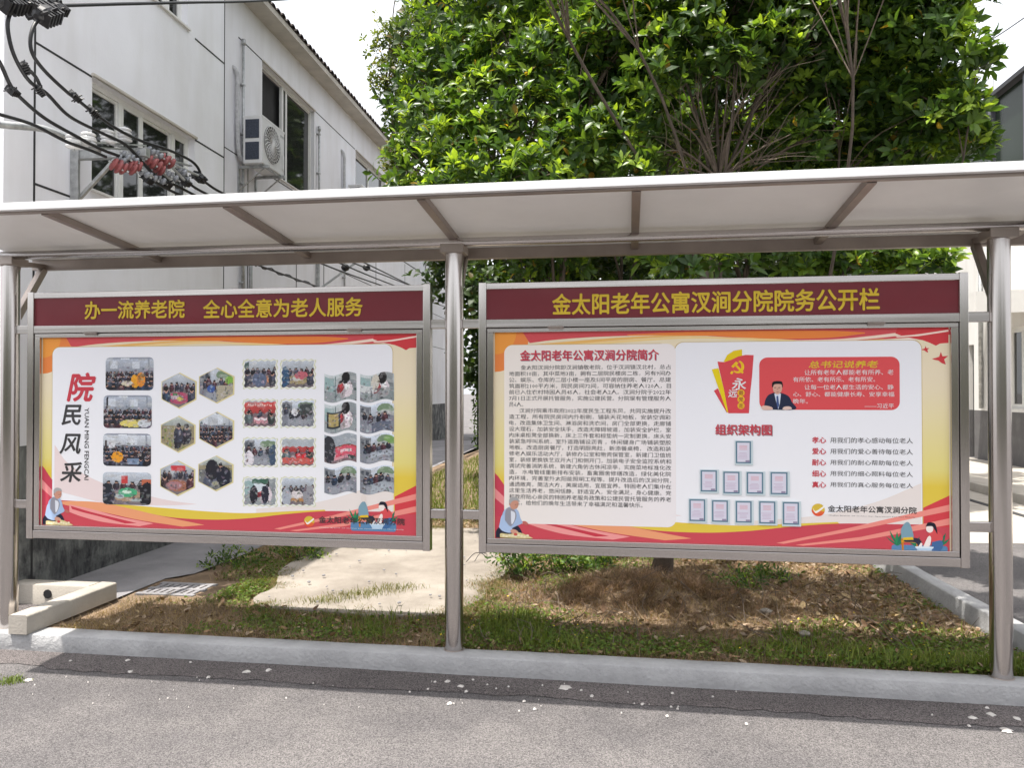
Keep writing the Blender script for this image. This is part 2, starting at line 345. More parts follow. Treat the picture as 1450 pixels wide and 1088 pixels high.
# right-hand kerb running away from the street
def strip_box(name, p0, p1, w, z0, z1, m, step=.12, amp=.004):
    p0 = Vector((*p0, 0)); p1 = Vector((*p1, 0)); L = (p1 - p0).length; d = (p1 - p0) / L; s = Vector((d.y, -d.x, 0)); V = []; F = []
    sec = [(0, z0), (0, z1 - .01), (.01, z1), (w - .01, z1), (w, z1 - .01), (w, z0)]; N = max(2, int(L / step))
    for i in range(N + 1):
        c = p0 + d * (L * i / N)
        for j, (a, z) in enumerate(sec):
            q = amp * (float(fbm(i * .6 + j * 2.3, j * 3.)) - .5) * 2
            V.append((c.x + s.x * (a + q), c.y + s.y * (a + q), z + (q * .5 if z > z0 else 0)))
        if i:
            for j in range(5): a = (i - 1) * 6 + j; F.append((a, a + 1, a + 7, a + 6))
    k = len(V) - 6
    o = npmesh(name, V + [], F, m)
    e = MB(); e.add([V[j] for j in range(6)], [(0, 1, 2, 3, 4, 5)]); e.add([V[k + j] for j in range(6)], [(5, 4, 3, 2, 1, 0)])
    eo = e.build('kerb_end', m, o); eo['kind'] = 'structure'; return struct(o)
strip_box('side_kerb', (2.345, 4.58), (1.58, 18.5), .125, -.05, .22, M['kerb'])
# left kerb box: outer face x = -3.79, back y = 5.27
strip_box('side_kerb', (-3.92, 4.40), (-3.92, 5.27), .13, .113, .235, M['kerbwhite'], amp=.002)
strip_box('side_kerb', (-4.75, 5.275), (-3.925, 5.275), .14, 0, .233, M['kerbwhite'], amp=.002)
mb = MB(); mb.add([(-12, 4.58, .085), (-3.93, 4.58, .085), (-3.93, 5.13, .085), (-12, 5.13, .085)], [(0, 1, 2, 3)])
struct(mb.build('kerb_box_infill', M['asphalt2'], center=False))
o = onZ(82, 841, .17)
mb = MB(); c = Vector((-4.25, 5.128, .165))
mb.tube([c, c + Vector((0, .012, 0))],   .034, 9)
tag(mb.build('drain_pipe_hole', M['dark']), 'dark round drain outlet in the pale kerb box behind the left post', 'drain outlet')
# planting bed terrain
xs = np.arange(-4.0, 2.45, .055); ys = np.concatenate([np.arange(4.56, 9, .055), np.arange(9, 26, .3)])
XX, YY = np.meshgrid(xs, ys)
def bed_z(X, Y): return .075 + .035 * fbm(X * 1.4 + 4, Y * 1.4) + .018 * fbm(X * 7, Y * 7) + .07 * np.exp(-(((X - .1) / .55) ** 2 + ((Y - 6.05) / .45) ** 2))
ZZ = bed_z(XX, YY)
inr = XX < 2.345 - (YY - 4.58) * .055
V = np.stack([XX, YY, ZZ], -1).reshape(-1, 3); nx = len(xs); idx = np.arange(len(V)).reshape(XX.shape)
F = np.stack([idx[:-1, :-1], idx[:-1, 1:], idx[1:, 1:], idx[1:, :-1]], -1)[inr[:-1, 1:]].reshape(-1, 4)
SOIL = struct(npmesh('soil', V, F, M['soil'], smooth=True))
# concrete slab in the bed
ring = [(-2.6, 5.2), (-2.78, 5.42), (-2.78, 5.8), (-2.98, 6.3), (-3.0, 7.05), (-2.86, 7.6), (-2.74, 8.45), (-2.2, 8.5), (-1.5, 8.55), (-.98, 8.4), (-.98, 7.6), (-1.05, 6.9), (-1.02, 6.5), (-1.12, 6.1), (-1.08, 5.7), (-1.16, 5.35), (-1.16, 5.22), (-1.8, 5.13)]
pts = catmull([(*p, 0) for p in ring] + [(*ring[0], 0)], 7)[:-1]
mb = MB(); n = len(pts); ph = [Vector((p.x + .05 * (float(fbm(p.x * 6, p.y * 6)) - .5), p.y + .05 * (float(fbm(p.x * 6 + 9, p.y * 6)) - .5), 0)) for p in pts]
mb.add([(p.x, p.y, .122) for p in ph] + [(p.x, p.y, .05) for p in ph], [tuple(range(n - 1, -1, -1))] + [(k, (k + 1) % n, n + (k + 1) % n, n + k) for k in range(n)])
struct(mb.build('concrete_slab', M['slab']))
mb = MB(); mb.add([(-4.9, 5.275, .112), (-3.80, 5.275, .112), (-3.80, 5.9, .112), (-3.66, 6.1, .112), (-3.62, 7, .112), (-3.75, 9, .112), (-4.3, 24, .112), (-7, 24, .112)], [(0, 1, 2, 3, 4, 5, 6, 7)])
struct(mb.build('path', M['path'], center=False))
# right yard: pale concrete and pavement before the building
mb = MB(); mb.add([(2.3, 9.0, .004), (5.9, 9.3, .004), (5.6, 60, .004), (0, 60, .004)], [(0, 1, 2, 3)])
struct(mb.build('concrete_yard', M['kerbwhite'], center=False))
strip_box('pavement', (5.9, 6), (4.8, 45), 3.6, -.05, .15, M['kerbwhite'], step=.8)
strip_box('drain_channel', (5.3, 6), (4.2, 45), .12, -.03, .012, M['groove'], step=.8)
# drainage grate at the end of the left kerb box: individual slats
gr = thing('drain_grate', 'rusty pale concrete drain grate with dark slots beside the left kerb box', 'drain grate', (-3.45, 5.62, .13))
mb = MB(); mb.add([(-3.74, 5.43, .092), (-3.28, 5.43, .092), (-3.28, 5.79, .092), (-3.74, 5.79, .092)], [(0, 1, 2, 3)]); mb.build('slot_bed', M['groove'], gr)
for k in range(8):
    x = -3.72 + k * .056; mb = MB(); mb.beam((x, 5.45, .104), (x + .02, 5.77, .104), .036, .014); mb.build('slat', M['path'], gr)
for y in (5.45, 5.61, 5.77): mb = MB(); mb.beam((-3.75, y, .105), (-3.27, y, .105), .05, .018); mb.build('cross_bar', M['path'], gr)
# ============================================================ SHELTER
PY, BY = 4.55, 4.52
sh = thing('display_shelter', 'long stainless steel shelter with three round posts and a sloping white canopy on the kerb', 'shelter', (-1.04, PY, .11))
for px in (-4.054, -1.041, 2.002):
    mb = MB(); mb.tube([(px, PY, .10), (px, PY, 1.3), (px, PY, 2.50)], .056, 40, False)
    p = mb.build('post', M['steel_v'], sh, smooth=True)
    mb = MB(); mb.box((px - .072, PY - .075, 2.497), (px + .072, PY + .07, 2.548)); mb.build('cap', M['steel_dull'], p, bevel=.003)
    mb = MB(); mb.tube([(px, PY, .108), (px, PY, .113)], .064, 24); mb.build('weld_ring', M['steel_dull'], p)
XL, XR = -4.14, 3.05
def zc(y): return 2.69 - (y - 3.74) * .083           # underside-ish of sheet
mb = MB()
for (xa, xb) in [(XL, -3.19), (-3.186, -2.13), (-2.126, -1.068), (-1.064, .025), (.029, 1.11), (1.114, 2.2), (2.204, XR)]:
    mb = MB(); ys_ = np.linspace(3.735, 4.87, 6)
    vs = []; fs = []
    nxs = 7
    for k, y in enumerate(ys_):
        for i in range(nxs):
            x = xa + (xb - xa) * i / (nxs - 1); sag = -.006 * math.sin(math.pi * i / (nxs - 1)) * math.sin(math.pi * k / 5)
            vs += [(x, y, zc(y) - .012 + sag), (x, y, zc(y) - .004 + sag)]
    def q(k, i, t): return (k * nxs + i) * 2 + t
    for k in range(5):
        for i in range(nxs - 1):
            fs += [(q(k, i, 0), q(k + 1, i, 0), q(k + 1, i + 1, 0), q(k, i + 1, 0)), (q(k, i, 1), q(k, i + 1, 1), q(k + 1, i + 1, 1), q(k + 1, i, 1))]
    for i in range(nxs - 1): fs += [(q(0, i, 0), q(0, i + 1, 0), q(0, i + 1, 1), q(0, i, 1)), (q(5, i, 1), q(5, i + 1, 1), q(5, i + 1, 0), q(5, i, 0))]
    for k in range(5): fs += [(q(k, 0, 0), q(k, 0, 1), q(k + 1, 0, 1), q(k + 1, 0, 0)), (q(k, nxs - 1, 1), q(k, nxs - 1, 0), q(k + 1, nxs - 1, 0), q(k + 1, nxs - 1, 1))]
    mb.add(vs, fs); mb.build('roof_sheet', M['pc'], sh, smooth=False)
mb = MB(); mb.box((XL, 3.715, 2.649), (XR, 3.734, 2.691)); mb.box((XL, 3.7345, 2.649), (XR, 3.75, 2.653)); mb.build('front_fascia', M['white_trim'], sh, bevel=.003)
mb = MB(); mb.box((XL, 3.752, 2.640), (XR, 3.785, 2.672)); mb.build('front_edge_tube', M['steel_dull'], sh)
mb = MB(); mb.tube([(XL, 4.50, 2.558), (XR, 4.50, 2.558)], .026, 14); mb.build('front_beam', M['steel_h'], sh, smooth=True)
mb = MB(); mb.box((XL, 4.83, 2.515), (XR, 4.875, 2.585)); mb.build('rear_beam', M['steel_dull'], sh, bevel=.003)
for x in (-3.17, -2.10, -1.04, .04, 1.125, 2.19):
    mb = MB(); mb.beam((x, 3.79, zc(3.79) - .034), (x, 4.83, zc(4.83) - .034), .045, .036); mb.build('rafter', M['steel_dull'], sh, bevel=.002)
for px in (-4.054, -1.041, 2.002):
    mb = MB(); mb.beam((px, PY + .05, 2.16), (px, 4.835, 2.52), .04, .045, up=(0, -1, 0)); mb.build('brace', M['steel_dull'], sh)
    mb = MB(); mb.beam((px, PY + .055, 2.525), (px, 4.835, 2.54), .04, .03); mb.build('tie_bar', M['steel_dull'], sh)
# ============================================================ NOTICE BOARDS
FONT = bpy.data.fonts.load('<builtin>') if False else None
def text_mesh(body, size=1.0, bold=0.0, res=2, shear=0.0, spacing=1.0):
    c = bpy.data.curves.new('t', 'FONT'); c.body = body; c.size = size; c.offset = bold; c.resolution_u = res; c.shear = shear; c.space_character = spacing; c.fill_mode = 'BOTH'
    o = bpy.data.objects.new('t', c); COL.objects.link(o); dg = bpy.context.evaluated_depsgraph_get(); dg.update()
    me = bpy.data.meshes.new_from_object(o.evaluated_get(dg)); bpy.data.objects.remove(o); bpy.data.curves.remove(c)
    co = np.empty(len(me.vertices) * 3); me.vertices.foreach_get('co', co); return me, co.reshape(-1, 3)
class Board:
    """poster-local coordinates: x metres to the right, y metres down, d = height above the poster sheet"""
    def __init__(s, root, x0, x1, z1, z0):
        s.root, s.x0, s.x1, s.z1, s.z0 = root, x0, x1, z1, z0; s.Y = 4.548
    def P(s, x, y, d=0): return Vector((s.x0 + x, s.Y - d, s.z1 - y))
    def px(s, px, py, d=0): p = onY(px, py, s.Y); return (p.x - s.x0, s.z1 - p.z)
TXT = {}
def txtmat(name, col):
    if name not in TXT: TXT[name] = mat(name, col, .45, 0, .02, 5)
    return TXT[name]
BLACK = lambda: txtmat('black_ink', (.035, .033, .035)); RED = lambda: txtmat('red_ink', (.60, .035, .06)); WHITE = lambda: txtmat('white_ink', (.8, .8, .8)); YEL = lambda: txtmat('yellow_ink', (.75, .52, .02))
GREY = lambda: txtmat('grey_ink', (.10, .095, .10)); GOLDT = lambda: txtmat('gold_lettering', lin(222, 190, 40))
def put_text(B, body, rect, m, parent, name='lettering', bold=.02, d=.0022, res=2, shear=0, spacing=1.0, rot=0, fitx=True, em=None, flip=None, split=False):
    """rect=(x0,y0,x1,y1) in board coords of the ink box; split: every character an object of its own"""
    x0, y0, x1, y1 = rect
    if split:
        n = len(body); adv = (x1 - x0) / (n - .10)
        for i, ch in enumerate(body):
            me, co = text_mesh(ch, 1, 0, res); mn, mx = co.min(0), co.max(0)
            cw, chh = mx[0] - mn[0], mx[1] - mn[1]; cx = x0 + adv * (i + .45); cy = y1 - ((mn[1] + mx[1]) / 2 + .12) * (y1 - y0) / 1.0
            hh = chh * (y1 - y0) / .93; cy = (y0 + y1) / 2 - ((mn[1] + mx[1]) / 2 - .38) * (y1 - y0) / .93; ww = cw * adv
            bpy.data.meshes.remove(me)
            put_text(B, ch, (cx - ww / 2 + ((mn[0] + mx[0]) / 2 - .5) * adv, cy - hh / 2, cx + ww / 2 + ((mn[0] + mx[0]) / 2 - .5) * adv, cy + hh / 2), m, parent, 'character', bold, d, res, shear)
        return
    me, co = text_mesh(body, 1.0, 0, res, shear, spacing)
    mn, mx = co.min(0), co.max(0); w, h = mx[0] - mn[0], mx[1] - mn[1]
    if rot: u = (mx[1] - co[:, 1]) / h; v = (co[:, 0] - mn[0]) / w; X = x1 - u * (x1 - x0); Yd = y0 + v * (y1 - y0); sc = (y1 - y0) / w
    else:
        sx = (x1 - x0) / w if w > .01 else 1; sy = (y1 - y0) / h if h > .12 else sx; X = x0 + (co[:, 0] - mn[0]) * sx; Yd = y1 - (co[:, 1] - mn[1]) * sy; sc = sy
        if h <= .12: Yd = (y0 + y1) / 2 - (co[:, 1] - (mn[1] + mx[1]) / 2) * sx
    loops = np.empty(len(me.loops), dtype=np.int32); me.loops.foreach_get('vertex_index', loops)
    ls = np.empty(len(me.polygons), dtype=np.int32); me.polygons.foreach_get('loop_start', ls); lt = np.empty(len(me.polygons), dtype=np.int32); me.polygons.foreach_get('loop_total', lt)
    bpy.data.meshes.remove(me)
    o = bold * sc; offs = [(0, 0)] if bold < .003 else ([(-.5 * o, 0), (.5 * o, 0)] if bold <= .01 else [(-o, 0), (o, 0), (0, -o), (0, o), (-.6 * o, .6 * o), (.6 * o, -.6 * o)])
    V = np.concatenate([np.stack([B.x0 + X + a, np.full(len(X), B.Y - d - k * .00004), B.z1 - Yd + b], -1) for k, (a, b) in enumerate(offs)])
    n = len(X); L_ = np.concatenate([loops + n * k for k in range(len(offs))]); tot = len(loops)
    LS = np.concatenate([ls + tot * k for k in range(len(offs))]); LT = np.tile(lt, len(offs)); c = (V.min(0) + V.max(0)) / 2
    me = bpy.data.meshes.new(name); me.vertices.add(len(V)); me.vertices.foreach_set('co', (V - c).astype(np.float32).ravel())
    me.loops.add(len(L_)); me.loops.foreach_set('vertex_index', L_.astype(np.int32)); me.polygons.add(len(LS)); me.polygons.foreach_set('loop_start', LS.astype(np.int32)); me.polygons.foreach_set('loop_total', LT.astype(np.int32))
    me.update(calc_edges=True); me.materials.append(m)
    ob = link(name, me, Vector(c.tolist()), parent)
    if len(body) > 1: ob['kind'] = 'stuff'
    return ob
def prect(B, x0, y0, x1, y1):
    a = B.px(x0, y0); b = B.px(x1, y1); return (a[0], a[1], b[0], b[1])
def poly(mb, B, pts, col, d, smooth=0):
    """pts in board metres"""
    if smooth: pts = [(p.x, p.y) for p in catmull([(*p, 0) for p in pts] + [(*pts[0], 0)], smooth)[:-1]]
    vs = [B.P(x, y, d) for x, y in pts]; a = sum(pts[i][0] * pts[(i + 1) % len(pts)][1] - pts[(i + 1) % len(pts)][0] * pts[i][1] for i in range(len(pts)))
    f = list(range(len(pts)))
    if a > 0: f = f[::-1]; col = col[::-1] if isinstance(col[0], (tuple, list)) else col
    mb.add(vs, [f], col)
def rrect(x0, y0, x1, y1, r, n=6):
    out = []
    for cx, cy, a0 in ((x1 - r, y0 + r, -90), (x1 - r, y1 - r, 0), (x0 + r, y1 - r, 90), (x0 + r, y0 + r, 180)):
        for k in range(n + 1): t = R(a0 + 90 * k / n); out.append((cx + r * math.cos(t), cy + r * math.sin(t)))
    return out
def curve2(pts, k=8): return [(p.x, p.y) for p in catmull([(*p, 0) for p in pts], k)]
C_RED = lin(214, 84, 90); C_DRED = lin(205, 70, 90); C_ORG = lin(238, 138, 72); C_PEA = lin(246, 178, 150); C_YEL = lin(232, 204, 78); C_CRE = lin(240, 226, 196); C_LY = lin(232, 218, 120); C_PNK = lin(240, 150, 150)

def frame_board(root, xl, xr, zt, zb):
    f = BY; P = lambda name, a, b, m, y0=f, y1=f + .06, bev=.002: (lambda q: (q.box((a[0], y0, a[1]), (b[0], y1, b[1])), q.build(name, m, root, bevel=bev))[1])(MB())
    P('side_upright', (xl, zb), (xl + .045, zt), M['steel_v']); P('side_upright', (xr - .045, zb), (xr, zt), M['steel_v'])
    P('top_rail', (xl + .0455, zt - .040), (xr - .0455, zt - .004), M['steel_h'], f + .003)
    P('header_rail', (xl + .0455, zt - .270), (xr - .0455, zt - .222), M['steel_h'], f + .003)
    P('bottom_rail', (xl + .0455, zb + .004), (xr - .0455, zb + .054), M['steel_h'], f + .003)
    P('back_panel', (xl + .0455, zb + .0545), (xr - .0455, zt - .2705), M['steel_dull'], f + .050, f + .058, 0)
    hp = MB()                                     # header panel, slightly wavy vinyl
    N = 60; a, b, zt2, zb2 = xl + .0455, xr - .0455, zt - .0405, zt - .2215; vs = []
    for i in range(N + 1):
        x = a + (b - a) * i / N
        for j in range(7):
            z = zb2 + (zt2 - zb2) * j / 6; y = f + .014 + .003 * (float(fbm(x * 3, z * 5 + 3)) - .5) * (0 < j < 6)
            vs.append((x, y, z))
    hp.add(vs, [(i * 7 + j, (i + 1) * 7 + j, (i + 1) * 7 + j + 1, i * 7 + j + 1) for i in range(N) for j in range(6)])
    hd = hp.build('header_panel', M['header'], root, smooth=True)
    # door frame
    dz1, dz0 = zt - .276, zb + .0575; da, db = xl + .050, xr - .050
    P('door_rail', (da, dz1 - .024), (db, dz1), M['steel_h'], f + .006, f + .03); P('door_rail', (da, dz0), (db, dz0 + .030), M['steel_h'], f + .006, f + .03)
    P('door_stile', (da, dz0 + .0305), (da + .038, dz1 - .0245), M['steel_v'], f + .006, f + .03); P('door_stile', (db - .038, dz0 + .0305), (db, dz1 - .0245), M['steel_v'], f + .006, f + .03)
    for hx in (xl + .42, xr - .52):
        h = MB(); h.box((hx, f - .001, dz1 - .012), (hx + .085, f + .0025, dz1 + .012)); h.tube([(hx - .004, f - .004, dz1 + .003), (hx + .09, f - .004, dz1 + .003)], .006, 8)
        for q in (.015, .07): h.tube([(hx + q, f - .004, dz1 - .006), (hx + q, f - .001, dz1 - .006)], .003, 6)
        h.build('hinge', M['steel_dull'], root)
    return hd
def arm(px0, px1, z0, z1, root):
    mb = MB(); mb.box((px0, 4.535, z0), (px1, 4.575, z1)); mb.build('mounting_arm', M['steel_h'], root, bevel=.003)
G2 = 'notice boards hung between the shelter posts'
bl = thing('notice_board', 'left notice board of printed group photos under the yellow slogan on maroon', 'notice board', (-2.54, BY, .70), G2)
br = thing('notice_board', 'right notice board with long printed text, red quotation panel and certificates', 'notice board', (.48, BY, .70), G2)
hdl = frame_board(bl, -3.905, -1.184, 2.316, .700); hdr = frame_board(br, -.885, 1.836, 2.316, .700)
for root, xs_ in ((bl, (-4.00, -3.905)), (bl, (-1.184, -1.095)), (br, (-.987, -.885)), (br, (1.836, 1.948))):
    arm(*xs_, 2.045, 2.10, root); arm(*xs_, .895, .95, root)
BL = Board(bl, -3.812, -1.277, 2.016, .788); BR = Board(br, -.792, 1.743, 2.016, .788)
PW, PH = 2.535, 1.228
BH = Board(bl, -3.812, 0, 2.3, 0); BH.Y = BY + .013
put_text(BH, '办一流养老院', (lambda a, b: (a[0], a[1], b[0], b[1]))(BH.px(121, 427.5), BH.px(261, 450)), GOLDT(), hdl, bold=.022, d=.0032, res=4, split=True)
put_text(BH, '全心全意为老人服务', (lambda a, b: (a[0], a[1], b[0], b[1]))(BH.px(289, 425.5), BH.px(513, 447.5)), GOLDT(), hdl, bold=.022, d=.0032, res=4, split=True)
put_text(BH, '金太阳老年公寓汊涧分院院务公开栏', (lambda a, b: (a[0], a[1], b[0], b[1]))(BH.px(783, 417), BH.px(1245, 439)), GOLDT(), hdr, bold=.022, d=.0032, res=4, split=True)

def template(B, panels):
    ps = MB(); ps.box((B.x0 - .01, B.Y, B.z1 - PH - .01), (B.x1 + .01, B.Y + .003, B.z1 + .01), C_CRE)
    poster = ps.build('poster', M['art'], B.root)
    mb = MB(); L = [.0004]
    def p(pts, col, sm=0, step=True):
        poly(mb, B, pts, col, L[0], sm)
        if step: L[0] += .00003
    q = lambda x, y: BR.px(x, y)
    # side gradients (printed colour runs)
    for (xa, xb) in ((0, .075), (PW - .14, PW)):
        N = 14
        for k in range(N):
            t0, t1 = k / N, (k + 1) / N; f = lambda t: tuple(C_CRE[i] * (1 - min(1, max(0, (t - .25) / .45))) + (C_LY if t < .7 else C_YEL)[i] * min(1, max(0, (t - .25) / .45)) for i in range(3))
            p([(xa, PH * t0), (xb, PH * t0), (xb, PH * t1), (xa, PH * t1)], [f(t0), f(t0), f(t1), f(t1)], 0, False)
    L[0] += .0001
    circ = [(.0, .235)] + [(.21 * math.cos(R(a)) ** 1, .235 * math.sin(R(a))) for a in range(80, -1, -10)] + [(0, 0)]
    p(circ, C_ORG)
    cir2 = [(0, .13)] + [(.13 * math.cos(R(a)), .13 * math.sin(R(a))) for a in range(80, -1, -10)] + [(0, 0)]
    p(cir2, lin(243, 160, 70))
    # top bands
    lower = curve2([q(750, 486), q(790, 481), (q(850, 477)[0], q(850, 477)[1]), q(930, 475), q(1000, 476), q(1090, 481), q(1180, 484), q(1260, 480), q(1347, 474)])
    p([(.17, 0)] + lower + [(PW, 0)], C_RED)
    p(curve2([(.19, .075), (.42, .058), (.75, .036), (1.1, .024), (1.45, .03)]) + curve2([(1.45, .034), (1.1, .034), (.75, .050), (.42, .078), (.21, .10)]), lin(240, 190, 110))
    p(curve2([(.22, .105), (.5, .07), (.85, .046), (1.2, .036), (1.6, .052), (1.9, .07), (2.2, .06)]) + curve2([(2.2, .066), (1.9, .085), (1.6, .066), (1.2, .046), (.85, .060), (.5, .088), (.23, .125)]), lin(246, 214, 150))
    p(curve2([(.78, .02), (1.1, .008), (1.5, .006), (1.9, .010), (2.1, .022)]) + curve2([(2.1, .028), (1.9, .050), (1.6, .052), (1.3, .034), (1.0, .026), (.8, .026)]), lin(240, 138, 66))
    p(curve2([(1.72, .062), (1.95, .058), (2.15, .040), (2.35, .016), (2.5, .004)]) + curve2([(2.5, .018), (2.35, .034), (2.15, .056), (1.95, .070), (1.74, .068)]), lin(250, 226, 208))
    p(curve2([(1.80, .078), (2.05, .074), (2.25, .062), (2.45, .046)]) + curve2([(2.45, .056), (2.25, .076), (2.05, .084), (1.82, .083)]), lin(252, 236, 226))
    p([(2.27, 0), (PW, 0), (PW, .085), (2.49, .088), (2.47, .10), (2.44, .084), (2.40, .068), (2.32, .052), (2.26, .03)], lin(212, 64, 70))
    p(curve2([(2.26, .045), (2.38, .035), (PW, .012)]) + [(PW, .022), (2.38, .046), (2.27, .052)], lin(252, 226, 212))
    # white panels
    for (x0, y0, x1, y1, al) in panels:
        g = .0035
        p(rrect(x0 - g, y0 - g, x1 + g, y1 + g, .052), lin(205, 180, 120))
        pts = rrect(x0, y0, x1, y1, .05); cc = []
        for (x, y) in pts: t = (y - y0) / (y1 - y0); cc.append(lin(243 + 4 * t, 244 + 2 * t, 250 - 2 * t) if al else lin(244, 238, 236))
        p(pts, cc)
    # faint peach sweeps rising from the lower corners, on the panels
    p(curve2([(.09, .70), (.20, .83), (.45, .95), (.85, 1.04), (1.1, 1.07)]) + [(.95, 1.08), (.5, 1.09), (.09, 1.0)], lin(240, 222, 220))
    p(curve2([(1.5, 1.09), (1.85, 1.05), (2.15, .97), (2.39, .86)]) + [(2.39, 1.13), (1.5, 1.13)], lin(240, 230, 224))
    return poster, mb, L, p, q
def bottom_art(B, p, q, L):
    yl = curve2([(.42, 1.075), (.62, 1.085), (.9, 1.10), (1.2, 1.115), (1.45, 1.118), (1.72, 1.100), (1.95, 1.085)])
    p(yl + [(2.1, PH), (.42, PH)], C_YEL)
    rd = curve2([(.43, 1.073), (.62, 1.105), (.9, 1.155), (1.2, 1.165), (1.45, 1.150), (1.70, 1.118), (1.95, 1.094), (2.2, 1.09), (2.39, 1.088)])
    p(rd + [(PW, 1.088), (PW, PH), (0, PH), (.0, 1.06)], lin(208, 78, 90))
    p([(2.40, .995), (PW, .925), (PW, 1.10), (2.40, 1.10)], lin(218, 70, 78))
    for o_, w_ in ((0, .035), (.075, .035)):
        p([(1.62 + o_ * 1.4, 1.212 + o_ * .1), (2.0 + o_, 1.12 + o_ * .6), (PW, .975 + o_), (PW, .975 + o_ + w_), (2.0 + o_, 1.14 + o_ * .6), (1.66 + o_ * 1.4, 1.216 + o_ * .1)], lin(244, 150, 138))
    p([(0, .84), (.02, .86), (.06, .915), (.075, .93), (.075, 1.10), (0, 1.10)], C_DRED)
    p([(0, .93), (.075, 1.0), (.075, 1.05), (0, .99)], C_PNK)
    p(curve2([(.075, 1.075), (.24, 1.068), (.42, 1.073), (.62, 1.105), (.85, 1.15), (1.15, 1.20)]) + curve2([(1.0, 1.215), (.7, 1.18), (.5, 1.145), (.3, 1.11), (.2, 1.10)]), lin(242, 165, 120))
    p(curve2([(.2, 1.09), (.35, 1.115), (.55, 1.16), (.8, 1.2)]) + curve2([(.7, 1.22), (.45, 1.20), (.3, 1.17), (.2, 1.14)]), lin(244, 160, 156))
    p(curve2([(.21, 1.10), (.35, 1.135), (.5, 1.165), (.68, 1.20)]) + curve2([(.6, 1.205), (.4, 1.16), (.3, 1.14), (.22, 1.12)]), lin(205, 62, 78))
def old_man(B, poster):
    """printed elderly man bending over a plate of dumplings"""
    mb = MB(); d = [.0027]; sc_ = lambda P: [(.004 + x * .72, 1.226 - (1.226 - y) * .72) for x, y in P]
    def e(cx, cy, rx, ry, col, rot=0, n=18):
        pts = []
        for k in range(n): t = 2 * math.pi * k / n; x, y = rx * math.cos(t), ry * math.sin(t); pts.append((cx + x * math.cos(rot) - y * math.sin(rot), cy + x * math.sin(rot) + y * math.cos(rot)))
        poly(mb, B, sc_(pts), col, d[0]); d[0] += .00006
    def g(pts, col, sm=4): poly(mb, B, sc_(pts), col, d[0], sm); d[0] += .00006
    g([(.005, 1.225), (.008, 1.17), (.05, 1.13), (.16, 1.11), (.215, 1.16), (.21, 1.225)], lin(40, 42, 60))
    g([(.045, 1.13), (.06, 1.03), (.085, .99), (.14, .965), (.19, 1.0), (.21, 1.06), (.225, 1.10), (.17, 1.13), (.10, 1.16)], lin(168, 190, 222))
    g([(.08, 1.08), (.085, 1.01), (.11, .975), (.165, 1.0), (.175, 1.06), (.13, 1.13)], lin(150, 150, 160))
    g([(.13, 1.0), (.165, 1.02), (.16, 1.08), (.135, 1.11)], lin(225, 228, 236))
    g([(.03, 1.14), (.05, 1.05), (.075, 1.04), (.085, 1.10), (.15, 1.16), (.12, 1.185), (.06, 1.17)], lin(178, 200, 232))
    e(.158, .945, .037, .046, lin(206, 150, 128), .25)
    g([(.115, .945), (.118, .905), (.150, .888), (.188, .898), (.196, .92), (.165, .915), (.135, .93), (.128, .96)], lin(172, 172, 172))
    e(.171, .951, .0045, .003, lin(70, 50, 48)); e(.187, .947, .004, .003, lin(70, 50, 48)); g([(.168, .972), (.18, .976), (.19, .970), (.18, .972)], lin(140, 70, 66), 0); e(.122, .948, .006, .011, lin(190, 135, 115))
    e(.16, 1.175, .035, .02, lin(212, 160, 138), .3); e(.25, 1.10, .025, .014, lin(196, 110, 100), .4)
    g([(.04, 1.225), (.045, 1.19), (.12, 1.195), (.2, 1.18), (.27, 1.205), (.30, 1.226)], lin(222, 205, 150))
    for k in range(9): e(.07 + k * .025, 1.208 + .006 * math.sin(k * 2.1), .012, .009, lin(238, 226, 190))
    e(.17, 1.195, .016, .012, lin(205, 90, 80))
    mb.build('printed_picture', M['art'], poster)
